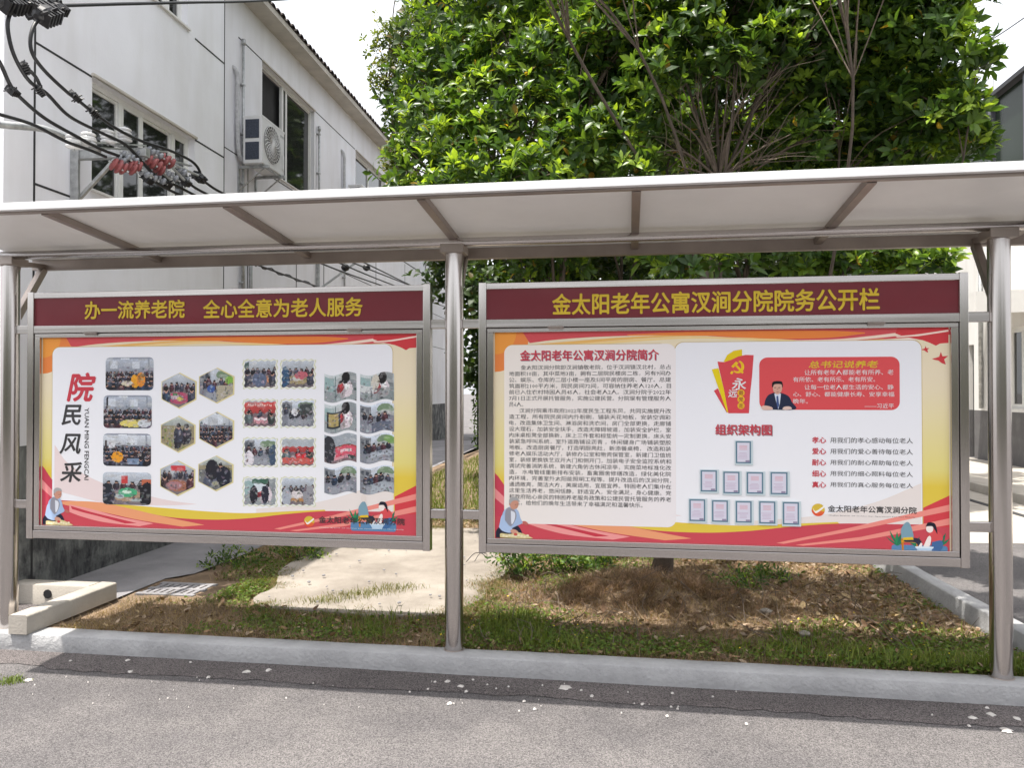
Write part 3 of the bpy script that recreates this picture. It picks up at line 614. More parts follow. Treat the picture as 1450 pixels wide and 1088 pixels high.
def care_picture(B, poster, ox, oy):
    mb = MB(); d = [.0021]
    def g(pts, col, sm=0): poly(mb, B, [(ox + x, oy + y) for x, y in pts], col, d[0], sm); d[0] += .00006
    def e(cx, cy, rx, ry, col): g([(cx + rx * math.cos(2 * math.pi * k / 16), cy + ry * math.sin(2 * math.pi * k / 16)) for k in range(16)], col)
    g(rrect(0, .135, .29, .19, .015), lin(96, 140, 180))
    for cx, sc in ((.03, 1), (.25, .9), (.125, .6)):                       # plants
        for k, a in enumerate((-50, -25, 0, 22, 48)):
            t = R(a); L_ = (.085 if k % 2 else .07) * sc
            g([(cx - .005, .14), (cx + L_ * .55 * math.sin(t) - .010, .14 - L_ * .6 * math.cos(t)), (cx + L_ * 1.1 * math.sin(t), .14 - L_ * 1.1 * math.cos(t)), (cx + L_ * .55 * math.sin(t) + .008, .14 - L_ * .5 * math.cos(t)), (cx + .005, .14)], lin(44, 118 + 12 * (k % 3), 92))
    g([(.05, .09), (.062, .09), (.064, .165), (.054, .165)], lin(210, 130, 40)); g([(.05, .11), (.135, .112), (.135, .122), (.05, .12)], lin(220, 150, 40)); g([(.128, .11), (.138, .11), (.136, .15), (.130, .15)], lin(210, 130, 40))
    g([(.052, .10), (.05, .05), (.07, .015), (.09, .01), (.105, .04), (.115, .09), (.10, .10)], lin(130, 165, 180), 4)
    e(.083, -.012, .018, .022, lin(236, 224, 216)) if B is BL else None
    g([(.065, .105), (.12, .095), (.15, .105), (.155, .14), (.14, .145), (.125, .12), (.07, .118)], lin(50, 50, 70), 3)
    g([(.06, .095), (.11, .09), (.115, .105), (.06, .108)], lin(235, 195, 50))
    g([(.14, .14), (.152, .12), (.16, .125), (.155, .16)], lin(245, 235, 230))
    g([(.19, .075), (.205, .05), (.235, .05), (.265, .08), (.255, .115), (.215, .12), (.20, .10)], lin(222, 84, 88), 4)
    g([(.21, .115), (.26, .105), (.262, .15), (.23, .17), (.205, .165)], lin(70, 110, 160), 3)
    g([(.165, .14), (.19, .085), (.205, .09), (.20, .13), (.185, .155)], lin(250, 236, 230), 3)
    e(.198, .042, .019, .022, lin(250, 236, 230))
    g([(.178, .03), (.19, .008), (.22, .01), (.232, .03), (.238, .07), (.226, .05), (.214, .03), (.196, .028)], lin(34, 36, 50), 4)
    g([(.125, .145), (.215, .145), (.20, .175), (.14, .175)], lin(190, 215, 235)); g([(.122, .141), (.218, .141), (.216, .15), (.124, .15)], lin(228, 240, 248))
    mb.build('printed_picture', M['art'], poster)
def logo(B, parent, cx, cy, r):
    mb = MB(); d = .002; n = 24
    top = [(cx + r * math.cos(R(a)), cy + r * math.sin(R(a))) for a in range(-175, 20, 12)]
    poly(mb, B, [(cx + r * math.cos(2 * math.pi * k / n), cy + r * math.sin(2 * math.pi * k / n)) for k in range(n)], [lin(232, 120 + 40 * math.sin(2 * math.pi * k / n + 3), 60) for k in range(n)], d)
    poly(mb, B, top + [(cx + r * .4, cy + r * .1), (cx - r * .3, cy + r * .35)], lin(222, 190, 70), d + .0001)
    poly(mb, B, [(cx - r * .8, cy - r * .25), (cx - r * .35, cy + r * .2), (cx + r * .8, cy - r * .62), (cx + r * .85, cy - r * .35), (cx - r * .2, cy + r * .5), (cx - r * .6, cy + r * .3)], lin(250, 246, 236), d + .0002, 3)
    mb.build('printed_logo', M['art'], parent)

# ---------------- small printed photographs: a picture computed cell by cell into face colours
def photo_pixels(kind, seed, nx=52, ny=38):
    rs = np.random.RandomState(seed); X, Y = np.meshgrid((np.arange(nx) + .5) / nx, (np.arange(ny) + .5) / ny)
    c = lambda *a: np.array(a, dtype=float)
    img = np.zeros((ny, nx, 3))
    def blend(mask, col, a=1.0): img[mask] = img[mask] * (1 - a) + np.array(col, float) * a
    def ell(cx, cy, rx, ry, col, a=1.0): blend(((X - cx) / rx) ** 2 + ((Y - cy) / ry) ** 2 < 1, col, a)
    def rect(x0, y0, x1, y1, col, a=1.0): blend((X > x0) & (X < x1) & (Y > y0) & (Y < y1), col, a)
    hor = {'room': .42, 'meet': .4, 'banner': .5, 'out': .42, 'garden': .25, 'white': .5, 'room2': .38}.get(kind, .45)
    wallc = {'room': c(178, 186, 200), 'meet': c(190, 198, 208), 'banner': c(205, 74, 72), 'out': c(205, 214, 226), 'garden': c(188, 196, 190), 'white': c(196, 204, 206), 'room2': c(208, 214, 222)}[kind]
    flo = {'room': c(140, 142, 152), 'meet': c(120, 110, 112), 'banner': c(120, 100, 104), 'out': c(128, 132, 142), 'garden': c(150, 140, 112), 'white': c(150, 158, 160), 'room2': c(118, 124, 136)}[kind]
    img[:] = wallc; img *= (1.08 - .25 * (Y / max(hor, .2)))[..., None].clip(.8, 1.12)
    blend(Y > hor, flo); img *= (1 + .06 * (fbm(X * 5 + seed, Y * 5) - .5) * 2)[..., None]
    if kind in ('room', 'room2'):
        rect(.1, .1, .25, .34, (226, 232, 240), .7); rect(.55, .12, .72, .33, (226, 232, 240), .7); rect(0, 0, 1, .04, (150, 156, 170)); rect(.3, .02, .5, .06, (240, 244, 250))
        rect(.88, .05, .93, .5, (120, 128, 140), .6)
    if kind == 'out':
        rect(0, .05, .32, .44, (120, 124, 130)); rect(.03, .12, .12, .3, (60, 66, 76)); rect(.17, .12, .27, .3, (60, 66, 76)); ell(.75, .2, .25, .16, (96, 124, 84), .8); rect(.5, .3, .98, .42, (176, 178, 176)); rect(.2, .7, .9, .98, (168, 172, 180), .6)
    if kind == 'garden':
        for _ in range(60): ell(rs.rand(), .3 + .7 * rs.rand(), .03, .03, (110 + rs.randint(50), 122 + rs.randint(40), 70), .7)
    if kind == 'white':
        rect(.02, .1, .3, .6, (150, 178, 178)); rect(.32, .05, .36, .95, (120, 140, 140)); rect(.7, .0, .98, .5, (90, 96, 100), .5)
    if kind == 'banner':
        for k in range(14): rect(.12 + k * .055, .13, .15 + k * .055, .2, (240, 200, 190))
        rect(0, .0, 1, .05, (190, 195, 200))
    dark = [(34, 36, 46), (46, 44, 52), (28, 28, 34), (60, 62, 76), (54, 40, 44), (40, 54, 74), (70, 40, 48)]
    def person(cx, cy, s, col=None, skin=(196, 150, 130)):
        col = col or dark[rs.randint(len(dark))]
        ell(cx, cy + s * .85, s * .55, s * .9, col); ell(cx - s * .3, cy + s * 1.1, s * .22, s * .7, np.array(col) * .8); ell(cx + s * .1, cy + s * .6, s * .2, s * .4, np.array(col) * 1.35)
        ell(cx, cy - s * .05, s * .25, s * .33, skin); ell(cx, cy - s * .17, s * .27, s * .25, (26, 24, 26))
    if kind in ('room', 'room2'):
        for row in range(4):
            n = 13 - row * 2
            for k in range(n): person((k + .5 * rs.rand()) / n + .02, hor + .02 + row * .13 + .03 * rs.rand(), .07 + row * .028)
    elif kind == 'meet':
        for k in range(6): person(.08 + k * .17 + .04 * rs.rand(), .28 + .06 * rs.rand(), .13)
        ell(.5, .72, .34, .17, (150 + rs.randint(60), 70 + rs.randint(90), 80 + rs.randint(50))); ell(.45, .7, .2, .07, (216, 214, 216), .8)
        person(.12, .5, .26); person(.9, .5, .25)
    elif kind == 'banner':
        for k in range(3): person(.2 + k * .3, .42, .14)
        rect(.3, .66, .75, .9, (214, 150, 160)); rect(.33, .69, .72, .76, (240, 230, 232)); person(.14, .5, .24, (90, 104, 106)); person(.85, .55, .22, (52, 60, 58))
    elif kind == 'out':
        n = 4 + rs.randint(3)
        for k in range(n): person(.1 + .8 * k / n + .08 * rs.rand(), .3 + .12 * rs.rand(), .13 + .07 * rs.rand())
    elif kind == 'garden':
        for k in range(4): person(.15 + rs.rand() * .7, .25 + .35 * rs.rand(), .2 + .08 * rs.rand())
    elif kind == 'white':
        person(.68, .3, .36, (226, 214, 220)); ell(.66, .2, .13, .22, (24, 22, 24)); person(.5, .35, .2, (150, 50, 56))
    return img, rect, ell
def photo(B, poster, rect, kind, seed, shape='round', extra=None, border=None):
    nx, ny = 52, 38; img, frect, fell = photo_pixels(kind, seed, nx, ny)
    if extra: extra(frect, fell)
    rq = np.random.RandomState(seed + 500)
    for _ in range(70):
        g_ = rq.randint(25, 225); fell(rq.rand(), .3 + .7 * rq.rand(), rq.uniform(.012, .05), rq.uniform(.015, .05), (g_ + rq.randint(-18, 25), g_ + rq.randint(-12, 12), g_ + rq.randint(-12, 22)), .45)
    for _ in range(12): fell(rq.rand(), .35 * rq.rand(), rq.uniform(.03, .12), rq.uniform(.02, .08), (rq.randint(150, 235),) * 3, .3)
    rs = np.random.RandomState(seed + 99); img = np.clip(img * (1 + .035 * rs.randn(ny, nx, 1)) * .93 + 14, 8, 250)
    x0, y0, x1, y1 = rect; w, h = x1 - x0, y1 - y0
    def ext(v):                                   # horizontal extent at height v (0..1)
        if shape == 'round':
            r = .13; dy = (r - v) if v < r else (v - 1 + r) if v > 1 - r else 0; k = (r - math.sqrt(max(0, r * r - dy * dy))) * h / w; return k, 1 - k
        if shape == 'hex':
            k = .5 * (1 - v / .25) if v < .25 else .5 * (1 - (1 - v) / .25) if v > .75 else 0; return min(k, .499), max(1 - k, .501)
        if shape == 'stamp': k = .014 * math.sin(v * 2 * math.pi * 4); return .015 + k, .985 + k
        return 0, 1
    def vo(u, v):
        if shape == 'stamp': return .02 * math.sin(u * 2 * math.pi * 5)
        if shape == 'wave': return .07 * math.sin(u * 2 * math.pi * (1 if rect[0] * 0 == 0 else 1) + (3.14 if u < -1 else 0))
        return 0
    V = []
    for j in range(ny + 1):
        v = j / ny; a, b = ext(v)
        for i in range(nx + 1):
            u = a + (b - a) * i / nx; p = B.P(x0 + u * w, y0 + (v + vo(u, v)) * h, .0021); V.append((p.x, p.y, p.z))
    F = []; Cc = []
    for j in range(ny):
        a, b = ext((j + .5) / ny)
        for i in range(nx):
            k = j * (nx + 1) + i; F.append((k, k + nx + 1, k + nx + 2, k + 1))
            uu = a + (b - a) * (i + .5) / nx; Cc.append(img[j, min(nx - 1, int(uu * nx))])
    Cc = np.array(Cc) / 255; Cc = np.where(Cc <= .04045, Cc / 12.92, ((Cc + .055) / 1.055) ** 2.4)
    o = npmesh('printed_photo', V, F, M['art'], Cc, poster)
    if border:
        g = border; mb = MB(); X0, Y0, X1, Y1 = x0 - g, y0 - g, x1 + g, y1 + g
        if shape == 'hex':
            cx = (x0 + x1) / 2; hh = Y1 - Y0; poly(mb, B, [(cx + .008, Y0), (X1 + .006, Y0 + hh * .25), (X1 + .004, Y0 + hh * .76), (cx + .006, Y1 + .004), (X0, Y0 + hh * .75), (X0, Y0 + hh * .25)], lin(226, 214, 160), .0018)
        else:
            N = 60; pts = []
            for k in range(N): t = k / N; pts.append((X0 + (X1 - X0) * t, Y0 + .004 * math.sin(t * 34)))
            for k in range(N): t = k / N; pts.append((X1 + .004 * math.sin(t * 28), Y0 + (Y1 - Y0) * t))
            for k in range(N): t = k / N; pts.append((X1 - (X1 - X0) * t, Y1 + .004 * math.sin(t * 34)))
            for k in range(N): t = k / N; pts.append((X0 + .004 * math.sin(t * 28), Y1 - (Y1 - Y0) * t))
            poly(mb, B, pts, lin(222, 224, 196), .0017)
            poly(mb, B, [(x * .94 + .06 * (x0 + x1) / 2, y * .94 + .06 * (y0 + y1) / 2) for x, y in pts], lin(242, 242, 234), .0019)
        mb.build('photo_border', M['art'], poster)
    return o

# ---------------- left board
posterL, mbL, LL, pL, q = template(BL, [(.072, .062, 2.385, 1.15, 1)])
bottom_art(BL, pL, q, LL); mbL.build('background_print', M['art'], posterL); old_man(BL, posterL)
br_ = lambda *a: prect(BL, *a)
r = br_(96, 529, 135, 568); put_text(BL, '院', r, RED(), posterL, bold=.03, shear=.22, res=6)
for ch, a in (('民', (88, 574, 115, 602)), ('风', (85, 615, 114, 643)), ('采', (86, 655, 116, 683))): put_text(BL, ch, br_(*a), BLACK(), posterL, bold=.022, shear=.2, res=6)
a = BL.px(120.5, 578); b = BL.px(125.5, 680); put_text(BL, 'YUAN MING FENGCAI', (a[0] - .001, a[1], b[0] + .001, b[1]), BLACK(), posterL, bold=.012, rot=1)
orange = lambda f, e: (e(.62, .72, .09, .2, (232, 160, 40)), e(.74, .68, .09, .22, (226, 140, 50)), e(.45, .78, .12, .08, (214, 206, 180)))
yelt = lambda f, e: (e(.62, .85, .28, .12, (224, 208, 110)), e(.85, .85, .14, .12, (206, 210, 216)), f(.06, .05, .1, .4, (40, 40, 46)))
or2 = lambda f, e: (e(.3, .72, .12, .17, (236, 158, 40)), f(.04, .22, .08, .5, (60, 46, 44)), f(.12, .22, .25, .45, (214, 216, 220)), f(.5, .75, .75, .95, (120, 140, 168)))
grn = lambda f, e: (f(.38, .1, .52, .35, (196, 60, 60)), f(.8, .2, 1, .45, (190, 100, 70)), e(.52, .62, .2, .14, (70, 170, 120)), e(.5, .6, .1, .06, (210, 232, 214)), e(.35, .75, .1, .06, (180, 190, 190)), e(.07, .75, .17, .4, (30, 34, 44)), e(.92, .7, .16, .4, (26, 26, 32)), e(.7, .85, .1, .05, (170, 180, 180)))
photo(BL, posterL, br_(150, 506.5, 217.5, 553), 'room', 1, 'round', orange); photo(BL, posterL, br_(147, 560, 215, 607), 'room', 2, 'round', yelt)
photo(BL, posterL, br_(146.5, 614, 214, 661), 'room2', 3, 'round', or2); photo(BL, posterL, br_(146, 668.6, 214, 716), 'meet', 4, 'round', grn)
hx = [((230, 529, 276.5, 577.5), 'meet', lambda f, e: (e(.55, .75, .1, .06, (210, 196, 90)), e(.4, .62, .08, .05, (80, 120, 80)))), ((283, 522, 330, 570), 'out', lambda f, e: (e(.9, .35, .14, .12, (130, 180, 70)), f(.5, .5, 1, .95, (176, 168, 146)), e(.35, .6, .12, .12, (60, 90, 160)))),
      ((229, 590, 275, 640), 'garden', None), ((283, 584, 329.5, 634), 'room2', None), ((228, 653, 274.6, 701.7), 'meet', lambda f, e: (f(.3, .12, .75, .3, (206, 60, 66)), e(.4, .72, .25, .12, (170, 120, 124)))), ((282, 646, 328.7, 695), 'garden', lambda f, e: (f(0, .4, 1, 1, (92, 100, 120), .6), e(.4, .4, .2, .3, (34, 34, 42)), e(.75, .6, .22, .3, (30, 32, 44)), e(.5, .8, .1, .06, (160, 158, 130))))]
for i, (a, k, ex) in enumerate(hx): photo(BL, posterL, br_(*a), k, 20 + i, 'hex', ex, .005)
st = [('meet', lambda f, e: (e(.48, .72, .24, .26, (92, 104, 132)), f(.0, .05, .16, .3, (80, 100, 96)))), ('meet', lambda f, e: (e(.1, .6, .13, .4, (50, 84, 120)), e(.6, .55, .2, .15, (196, 100, 112)))), ('banner', None), ('out', lambda f, e: (f(.55, .1, .95, .55, (60, 66, 66)), e(.4, .45, .1, .15, (228, 228, 232)))),
      ('out', lambda f, e: (e(.15, .75, .16, .3, (232, 226, 232)), e(.9, .6, .13, .4, (60, 80, 104)))), ('banner', lambda f, e: (f(0, 0, 1, .3, (176, 184, 190)), f(.02, .72, .98, .95, (206, 92, 84)), f(.45, .55, .75, .72, (220, 40, 50)))), ('white', lambda f, e: (f(.25, .02, .75, .18, (60, 100, 82)), f(.3, .2, .7, .5, (214, 224, 230)), e(.3, .62, .13, .35, (30, 32, 40)), e(.66, .6, .12, .35, (34, 36, 50)))), ('meet', lambda f, e: (e(.85, .65, .2, .4, (150, 150, 156)), e(.15, .7, .15, .35, (170, 176, 186)), e(.48, .6, .18, .13, (222, 214, 214))))]
for i, (k, ex) in enumerate(st):
    x = (346, 391) if i % 2 == 0 else (399, 445); y = ((511.6, 548.5), (567.7, 604), (622, 659.5), (677.6, 715.6))[i // 2]
    photo(BL, posterL, br_(x[0], y[0], x[1], y[1]), k, 40 + i, 'stamp', ex, .009)
wv = [('white', None), ('white', lambda f, e: (f(0, .4, .5, .65, (210, 214, 214)), f(.5, .55, 1, 1, (120, 132, 132), .6), e(.45, .3, .12, .3, (210, 204, 190)))), ('white', lambda f, e: (f(.08, .25, .5, .85, (48, 52, 58)), f(.14, .32, .44, .76, (180, 160, 100)))), ('out', lambda f, e: f(.35, .65, .9, 1, (84, 92, 112), .8)), ('banner', lambda f, e: (f(0, 0, 1, .4, (160, 168, 176)), e(.15, .5, .2, .5, (44, 46, 52)), f(.35, .45, .98, .8, (216, 84, 104)), f(.5, .55, .85, .65, (240, 200, 206)))), ('out', lambda f, e: (e(.9, .2, .2, .14, (120, 160, 90)), f(.3, .6, .95, .8, (196, 206, 216), .6))), ('out', None), ('out', lambda f, e: f(.3, .6, 1, 1, (178, 188, 196), .7))]
for i, (k, ex) in enumerate(wv):
    x = (459.5, 505) if i % 2 == 0 else (510, 558); y = ((529.6, 568), (572, 612), (615.8, 655), (661, 699))[i // 2]
    photo(BL, posterL, br_(x[0], y[0], x[1], y[1]), k, 60 + i, 'wave', ex)
care_picture(BL, posterL, 2.12, 1.02)
logo(BL, posterL, *BL.px(438, 739), .034)
put_text(BL, '金太阳老年公寓汊涧分院', br_(452, 731.5, 573, 744), BLACK(), posterL, bold=.018, d=.0046, res=3, split=True)
put_text(BL, 'ChaJian Branch Of Golden Sun Apartment For The Elderly', br_(452, 746.5, 572, 751.5), WHITE(), posterL, bold=.004, d=.0046, res=1)

# ---------------- right board
posterR, mbR, LR, pR, q = template(BR, [(.062, .075, 1.018, 1.075, 0), (1.058, .068, 2.395, 1.16, 1)])
a = BR.px(714, 489); b = BR.px(957.5, 745)
bottom_art(BR, pR, q, LR)
# left text panel sits over the wave print
pR(rrect(a[0], a[1], b[0], b[1] + .01, .05), [lin(244, 238, 238)] * 14 + [lin(244, 236, 228)] * 14)
# right panel: rounded lower left corner
cx, cy = BR.px(969, 740)
# doves
def dove(cx, cy, s):
    pR([(cx - s, cy), (cx - .5 * s, cy - .1 * s), (cx - .1 * s, cy - .25 * s), (cx + .1 * s, cy - .9 * s), (cx + .3 * s, cy - .3 * s), (cx + s, cy - .35 * s), (cx + .5 * s, cy + .1 * s), (cx + .7 * s, cy + .8 * s), (cx + .2 * s, cy + .6 * s), (cx - .2 * s, cy + .25 * s), (cx - .7 * s, cy + .15 * s)], lin(214, 66, 72))
dove(*BR.px(1331, 508), .042); dove(*BR.px(1310, 495), .022)
mbR.build('background_print', M['art'], posterR); old_man(BR, posterR); a = BR.px(1262, 737); care_picture(BR, posterR, a[0], a[1])
rr_ = lambda *a: prect(BR, *a)
a = BR.px(737, 496.5); b = BR.px(932, 510); put_text(BR, '金太阳老年公寓汊涧分院简介', (a[0] + .004, a[1] + .004, b[0] + .004, b[1] + .004), txtmat('faded_violet_ink', (.30, .22, .30)), posterR, 'title_shadow', .012, .0021, split=True)
put_text(BR, '金太阳老年公寓汊涧分院简介', rr_(737, 496.5, 932, 510), RED(), posterR, 'title_lettering', .022, .0025, 3, split=True)
LN = ['金太阳汊涧分院即汊涧镇敬老院，位于汊涧镇汊北村，总占', '地面积10亩，其中菜地3亩，拥有二层院民楼房二栋，另有9间办', '公、娱乐、仓库的二层小楼一座及5间平房的厨房、餐厅。总建', '筑面积2100平方米，院民房间72间，可容纳住养老人120人，目',
      '前已入住农村特困人员45人，社会老人2人。汊涧分院于2022年', '7月1日正式开展托管服务，实施公建民营。分院现有管理服务人', '员6人。', '汊涧分院乘市政府2022年度民生工程东风，共同实施提升改', '造工程，所有院民房间内外粉刷，铺装天花地板，安装空调彩',
      '电，改造集体卫生间、淋浴房和洗衣间，房门全部更换，走廊铺', '设大理石，加装安全扶手，改造无障碍坡道，加装安全护栏，室', '内床桌柜凳全部换新，床上三件套和棕垫统一定制更换，床头安', '装紧急呼叫系统，室外道路铺设沥青 ，休闲健身广场铺装塑胶',
      '地板。改造厨房餐厅，打造明厨亮灶，新添餐桌椅， 改造和装', '修老人娱乐活动大厅，装修办公室和物资保管室，新建门卫值班', '室，装修更换铁艺双开大门和侧开门，加装电子安全监控系统和', '调试完善消防系统，新建六角仿古休闲凉亭，实施菜地标准化改',
      '造， 水电管线重新排布安装，畜禽圈舍修缮改造，绿化美化院', '内环境，完善室外太阳能照明工程等。提升改造后的汊涧分院，', '通透敞亮，简洁大方，美观适用，宜居宜养。特困老人们集中在', '这里生活养老，悠闲恬静，舒适宜人，安全满足，身心健康。党', '和政府贴心亲民的特困养老服务政策和公建民营托管服务的养老', '模式，给他们的晚年生活带来了幸福满足和温馨快乐。']
xa, ya = BR.px(721, 519); xb, yb = BR.px(950, 519); _, y23 = BR.px(836, 712.5); pitch = (y23 - ya) / 22
for i, t in enumerate(LN):
    xs0 = {0: BR.px(737.5, 519)[0], 7: BR.px(735.5, 600)[0]}.get(i, xa); xe = {6: BR.px(741, 570)[0], 22: BR.px(910, 715)[0]}.get(i, xb); yc = ya + pitch * i + .008
    h = .0285
    put_text(BR, t, (xs0, yc - h / 2, xe, yc + h / 2), BLACK(), posterR, 'text_line', .006, .0022, 1)
# emblem block
mb = MB(); d = .0021
def E(pts, col, sm=0):
    global d; poly(mb, BR, [BR.px(960 + x / 6.59, 480 + y / 6.59) for x, y in pts], col, d, sm); d += .00008
E([(335, 485), (372, 462), (470, 685), (455, 690)], lin(218, 74, 84)); E([(315, 285), (378, 275), (430, 480), (468, 690), (455, 680)], lin(236, 212, 30))
E([(425, 215), (460, 150), (520, 112), (597, 98), (600, 200)], lin(236, 206, 30)); E([(368, 212), (430, 218), (500, 195), (560, 165), (630, 150), (706, 152), (690, 360), (672, 520), (662, 695), (470, 695), (430, 480)], lin(220, 76, 84))
# hammer and sickle emblem
sk = [(560 + 58 * math.cos(R(a)), 262 + 60 * math.sin(R(a))) for a in range(-75, 141, 12)]; sk2 = [(549 + 42 * math.cos(R(a)), 258 + 46 * math.sin(R(a))) for a in range(135, -76, -12)]
E(sk + sk2, lin(240, 196, 40)); E([(484, 322), (500, 300), (520, 306), (505, 332)], lin(240, 196, 40)); E([(496, 258), (540, 212), (566, 228), (536, 250), (516, 272)], lin(240, 196, 40)); E([(528, 248), (545, 236), (614, 312), (600, 326)], lin(240, 196, 40))
for k in range(3): cx, cy = 588, 505 + 60 * k; E([(cx + 34 * math.cos(2 * math.pi * j / 16), cy + 32 * math.sin(2 * math.pi * j / 16)) for j in range(16)], lin(236, 186, 50))
mb.build('printed_emblem', M['art'], posterR)
ep = lambda x0, y0, x1, y1: rr_(960 + x0 / 6.59, 480 + y0 / 6.59, 960 + x1 / 6.59, 480 + y1 / 6.59)
put_text(BR, '永', ep(502, 368, 634, 474), WHITE(), posterR, bold=.02, d=.0036, shear=.1, res=4); put_text(BR, '远', ep(468, 476, 552, 545), WHITE(), posterR, bold=.02, d=.0036, shear=.1, res=4)
for k, ch in enumerate('跟党走'): put_text(BR, ch, ep(568, 485 + 60 * k, 608, 525 + 60 * k), txtmat('brown_ink', (.35, .12, .03)), posterR, bold=.012, d=.0036)
# red quotation box
mb = MB(); a = BR.px(1075, 506.5); b = BR.px(1274, 581); poly(mb, BR, rrect(a[0], a[1], b[0], b[1], .045), lin(224, 84, 88), .0021); qb = mb.build('quotation_panel', M['art'], posterR)
put_text(BR, '总书记说养老', rr_(1145, 511.5, 1243, 521), YEL(), posterR, bold=.02, d=.003, shear=.1)
q5 = [('让所有老年人都能老有所养、老', 1139, 524, 1265, 531), ('有所依、老有所乐、老有所安。', 1123, 534, 1239, 541), ('让每一位老人都生活的安心、静', 1139, 545, 1265, 552), ('心、舒心、都能健康长寿、安享幸福', 1123, 555, 1266, 562), ('晚年。', 1123, 565, 1144, 572), ('——习近平', 1224, 571.5, 1265.5, 578.5)]
for t, x0, y0, x1, y1 in q5: put_text(BR, t, rr_(x0, y0, x1, y1), WHITE(), posterR, 'text_line', .004, .003, 1)
# printed seated man in a dark suit, plain figure
mb = MB(); d = .0034
def E2(pts, col, sm=0):
    global d; poly(mb, BR, [BR.px(960 + x / 6.59, 480 + y / 6.59) for x, y in pts], col, d, sm); d += .00008
E2([(800, 660), (812, 580), (838, 530), (880, 508), (915, 500), (965, 506), (1030, 535), (1062, 590), (1090, 660)], lin(38, 44, 70), 4)
E2([(898, 512), (960, 512), (950, 600), (935, 658), (918, 600)], lin(216, 224, 240)); E2([(918, 535), (934, 532), (944, 620), (930, 655), (918, 600)], lin(70, 90, 140))
E2([(882, 440), (890, 405), (925, 395), (965, 405), (972, 450), (962, 495), (928, 520), (892, 492)], lin(214, 168, 150), 4)
E2([(876, 448), (880, 408), (905, 396), (940, 394), (970, 402), (978, 440), (970, 455), (962, 425), (900, 425), (886, 452)], lin(24, 24, 30), 3)
for ex in (906, 944): E2([(ex - 9, 455), (ex + 9, 453), (ex + 9, 458), (ex - 9, 460)], lin(60, 42, 42))
E2([(914, 496), (944, 494), (930, 502)], lin(160, 80, 80)); E2([(922, 460), (934, 460), (936, 478), (920, 478)], lin(196, 148, 130))
E2([(772, 640), (800, 622), (870, 636), (880, 660), (800, 664)], lin(226, 190, 176), 3); E2([(972, 655), (990, 635), (1040, 632), (1062, 655), (1000, 664)], lin(232, 200, 190), 3)
mb.build('printed_picture', M['art'], posterR)
a = rr_(1013, 601, 1093, 616.5); put_text(BR, '组织架构图', tuple(v + .005 for v in a), txtmat('grey_red_ink', (.33, .22, .25)), posterR, 'title_shadow', .025, .0021, split=True); put_text(BR, '组织架构图', a, RED(), posterR, 'title_lettering', .02, .0026, 3, split=True)
for k, (rd, tx) in enumerate((('孝心', '用我们的孝心感动每位老人'), ('爱心', '用我们的爱心善待每位老人'), ('耐心', '用我们的耐心帮助每位老人'), ('细心', '用我们的细心照料每位老人'), ('真心', '用我们的真心服务每位老人'))):
    y = 619.0 + 15.8 * k; put_text(BR, rd, rr_(1150, y, 1169.5, y + 9), RED(), posterR, bold=.025); put_text(BR, tx, rr_(1175.5, y + .6, 1292.5, y + 9.6), GREY(), posterR, 'text_line', .008, .0022, 2)
logo(BR, posterR, *BR.px(1158.5, 722.5), .0355)
put_text(BR, '金太阳老年公寓汊涧分院', rr_(1172.5, 716, 1297.5, 728), BLACK(), posterR, bold=.018, res=3, split=True); put_text(BR, 'ChaJian Branch Of Golden Sun Apartment For The Elderly', rr_(1172.5, 729.5, 1296, 734), GREY(), posterR, bold=.002, res=1)
# certificates in clear holders, each its own piece
cert = [(1040.5, 624, 1066, 659), (991, 665, 1018, 699), (1023, 667, 1050, 701.6), (1056, 667.7, 1083.5, 702), (1089.7, 667.7, 1118, 703), (975, 706, 1001.4, 741), (1007, 707.5, 1033.5, 742), (1040.5, 708.6, 1067, 743), (1073.6, 709, 1100.6, 744.5), (1107, 710, 1134, 746)]
rg = random.Random(3)
for (x0, y0, x1, y1) in cert:
    a = rr_(x0, y0, x1, y1); mb = MB(); X0, Y0, X1, Y1 = a
    mb.box(tuple(BR.P(X0, Y1, .0022)), tuple(BR.P(X1, Y0, .008)), lin(205, 218, 222)); o = mb.build('certificate_holder', M['art'], posterR)
    m2 = MB(); w, h = X1 - X0, Y1 - Y0; w_ = .85 * w
    poly(m2, BR, [(X0 + .004, Y0 + .004), (X0 + w_ + .004, Y0 + .004), (X0 + w_ + .004, Y0 + h * .9 + .004), (X0 + .004, Y0 + h * .9 + .004)], lin(96, 128, 146), .0084)
    f = .008; poly(m2, BR, [(X0 + .004 + f, Y0 + .004 + f), (X0 + w_ + .004 - f, Y0 + .004 + f), (X0 + w_ + .004 - f, Y0 + h * .9 + .004 - f), (X0 + .004 + f, Y0 + h * .9 + .004 - f)], lin(222, 218, 232), .0086)
    cx = X0 + w * .46
    for k in range(4): poly(m2, BR, [(cx - .022, Y0 + h * (.2 + .05 * k)), (cx + .022, Y0 + h * (.2 + .05 * k)), (cx + .022, Y0 + h * (.2 + .05 * k) + .003), (cx - .022, Y0 + h * (.2 + .05 * k) + .003)], lin(222, 170, 180), .0088)
    for k in range(5): L_ = rg.uniform(.02, .033); poly(m2, BR, [(cx - L_, Y0 + h * (.5 + .055 * k)), (cx + L_ * .8, Y0 + h * (.5 + .055 * k)), (cx + L_ * .8, Y0 + h * (.5 + .055 * k) + .0025), (cx - L_, Y0 + h * (.5 + .055 * k) + .0025)], lin(200, 178, 200), .0088)
    poly(m2, BR, [(cx + .012, Y0 + h * .8), (cx + .035, Y0 + h * .8), (cx + .035, Y0 + h * .88), (cx + .012, Y0 + h * .88)], lin(150, 140, 165), .0088)
    m2.build('certificate', M['art'], posterR)
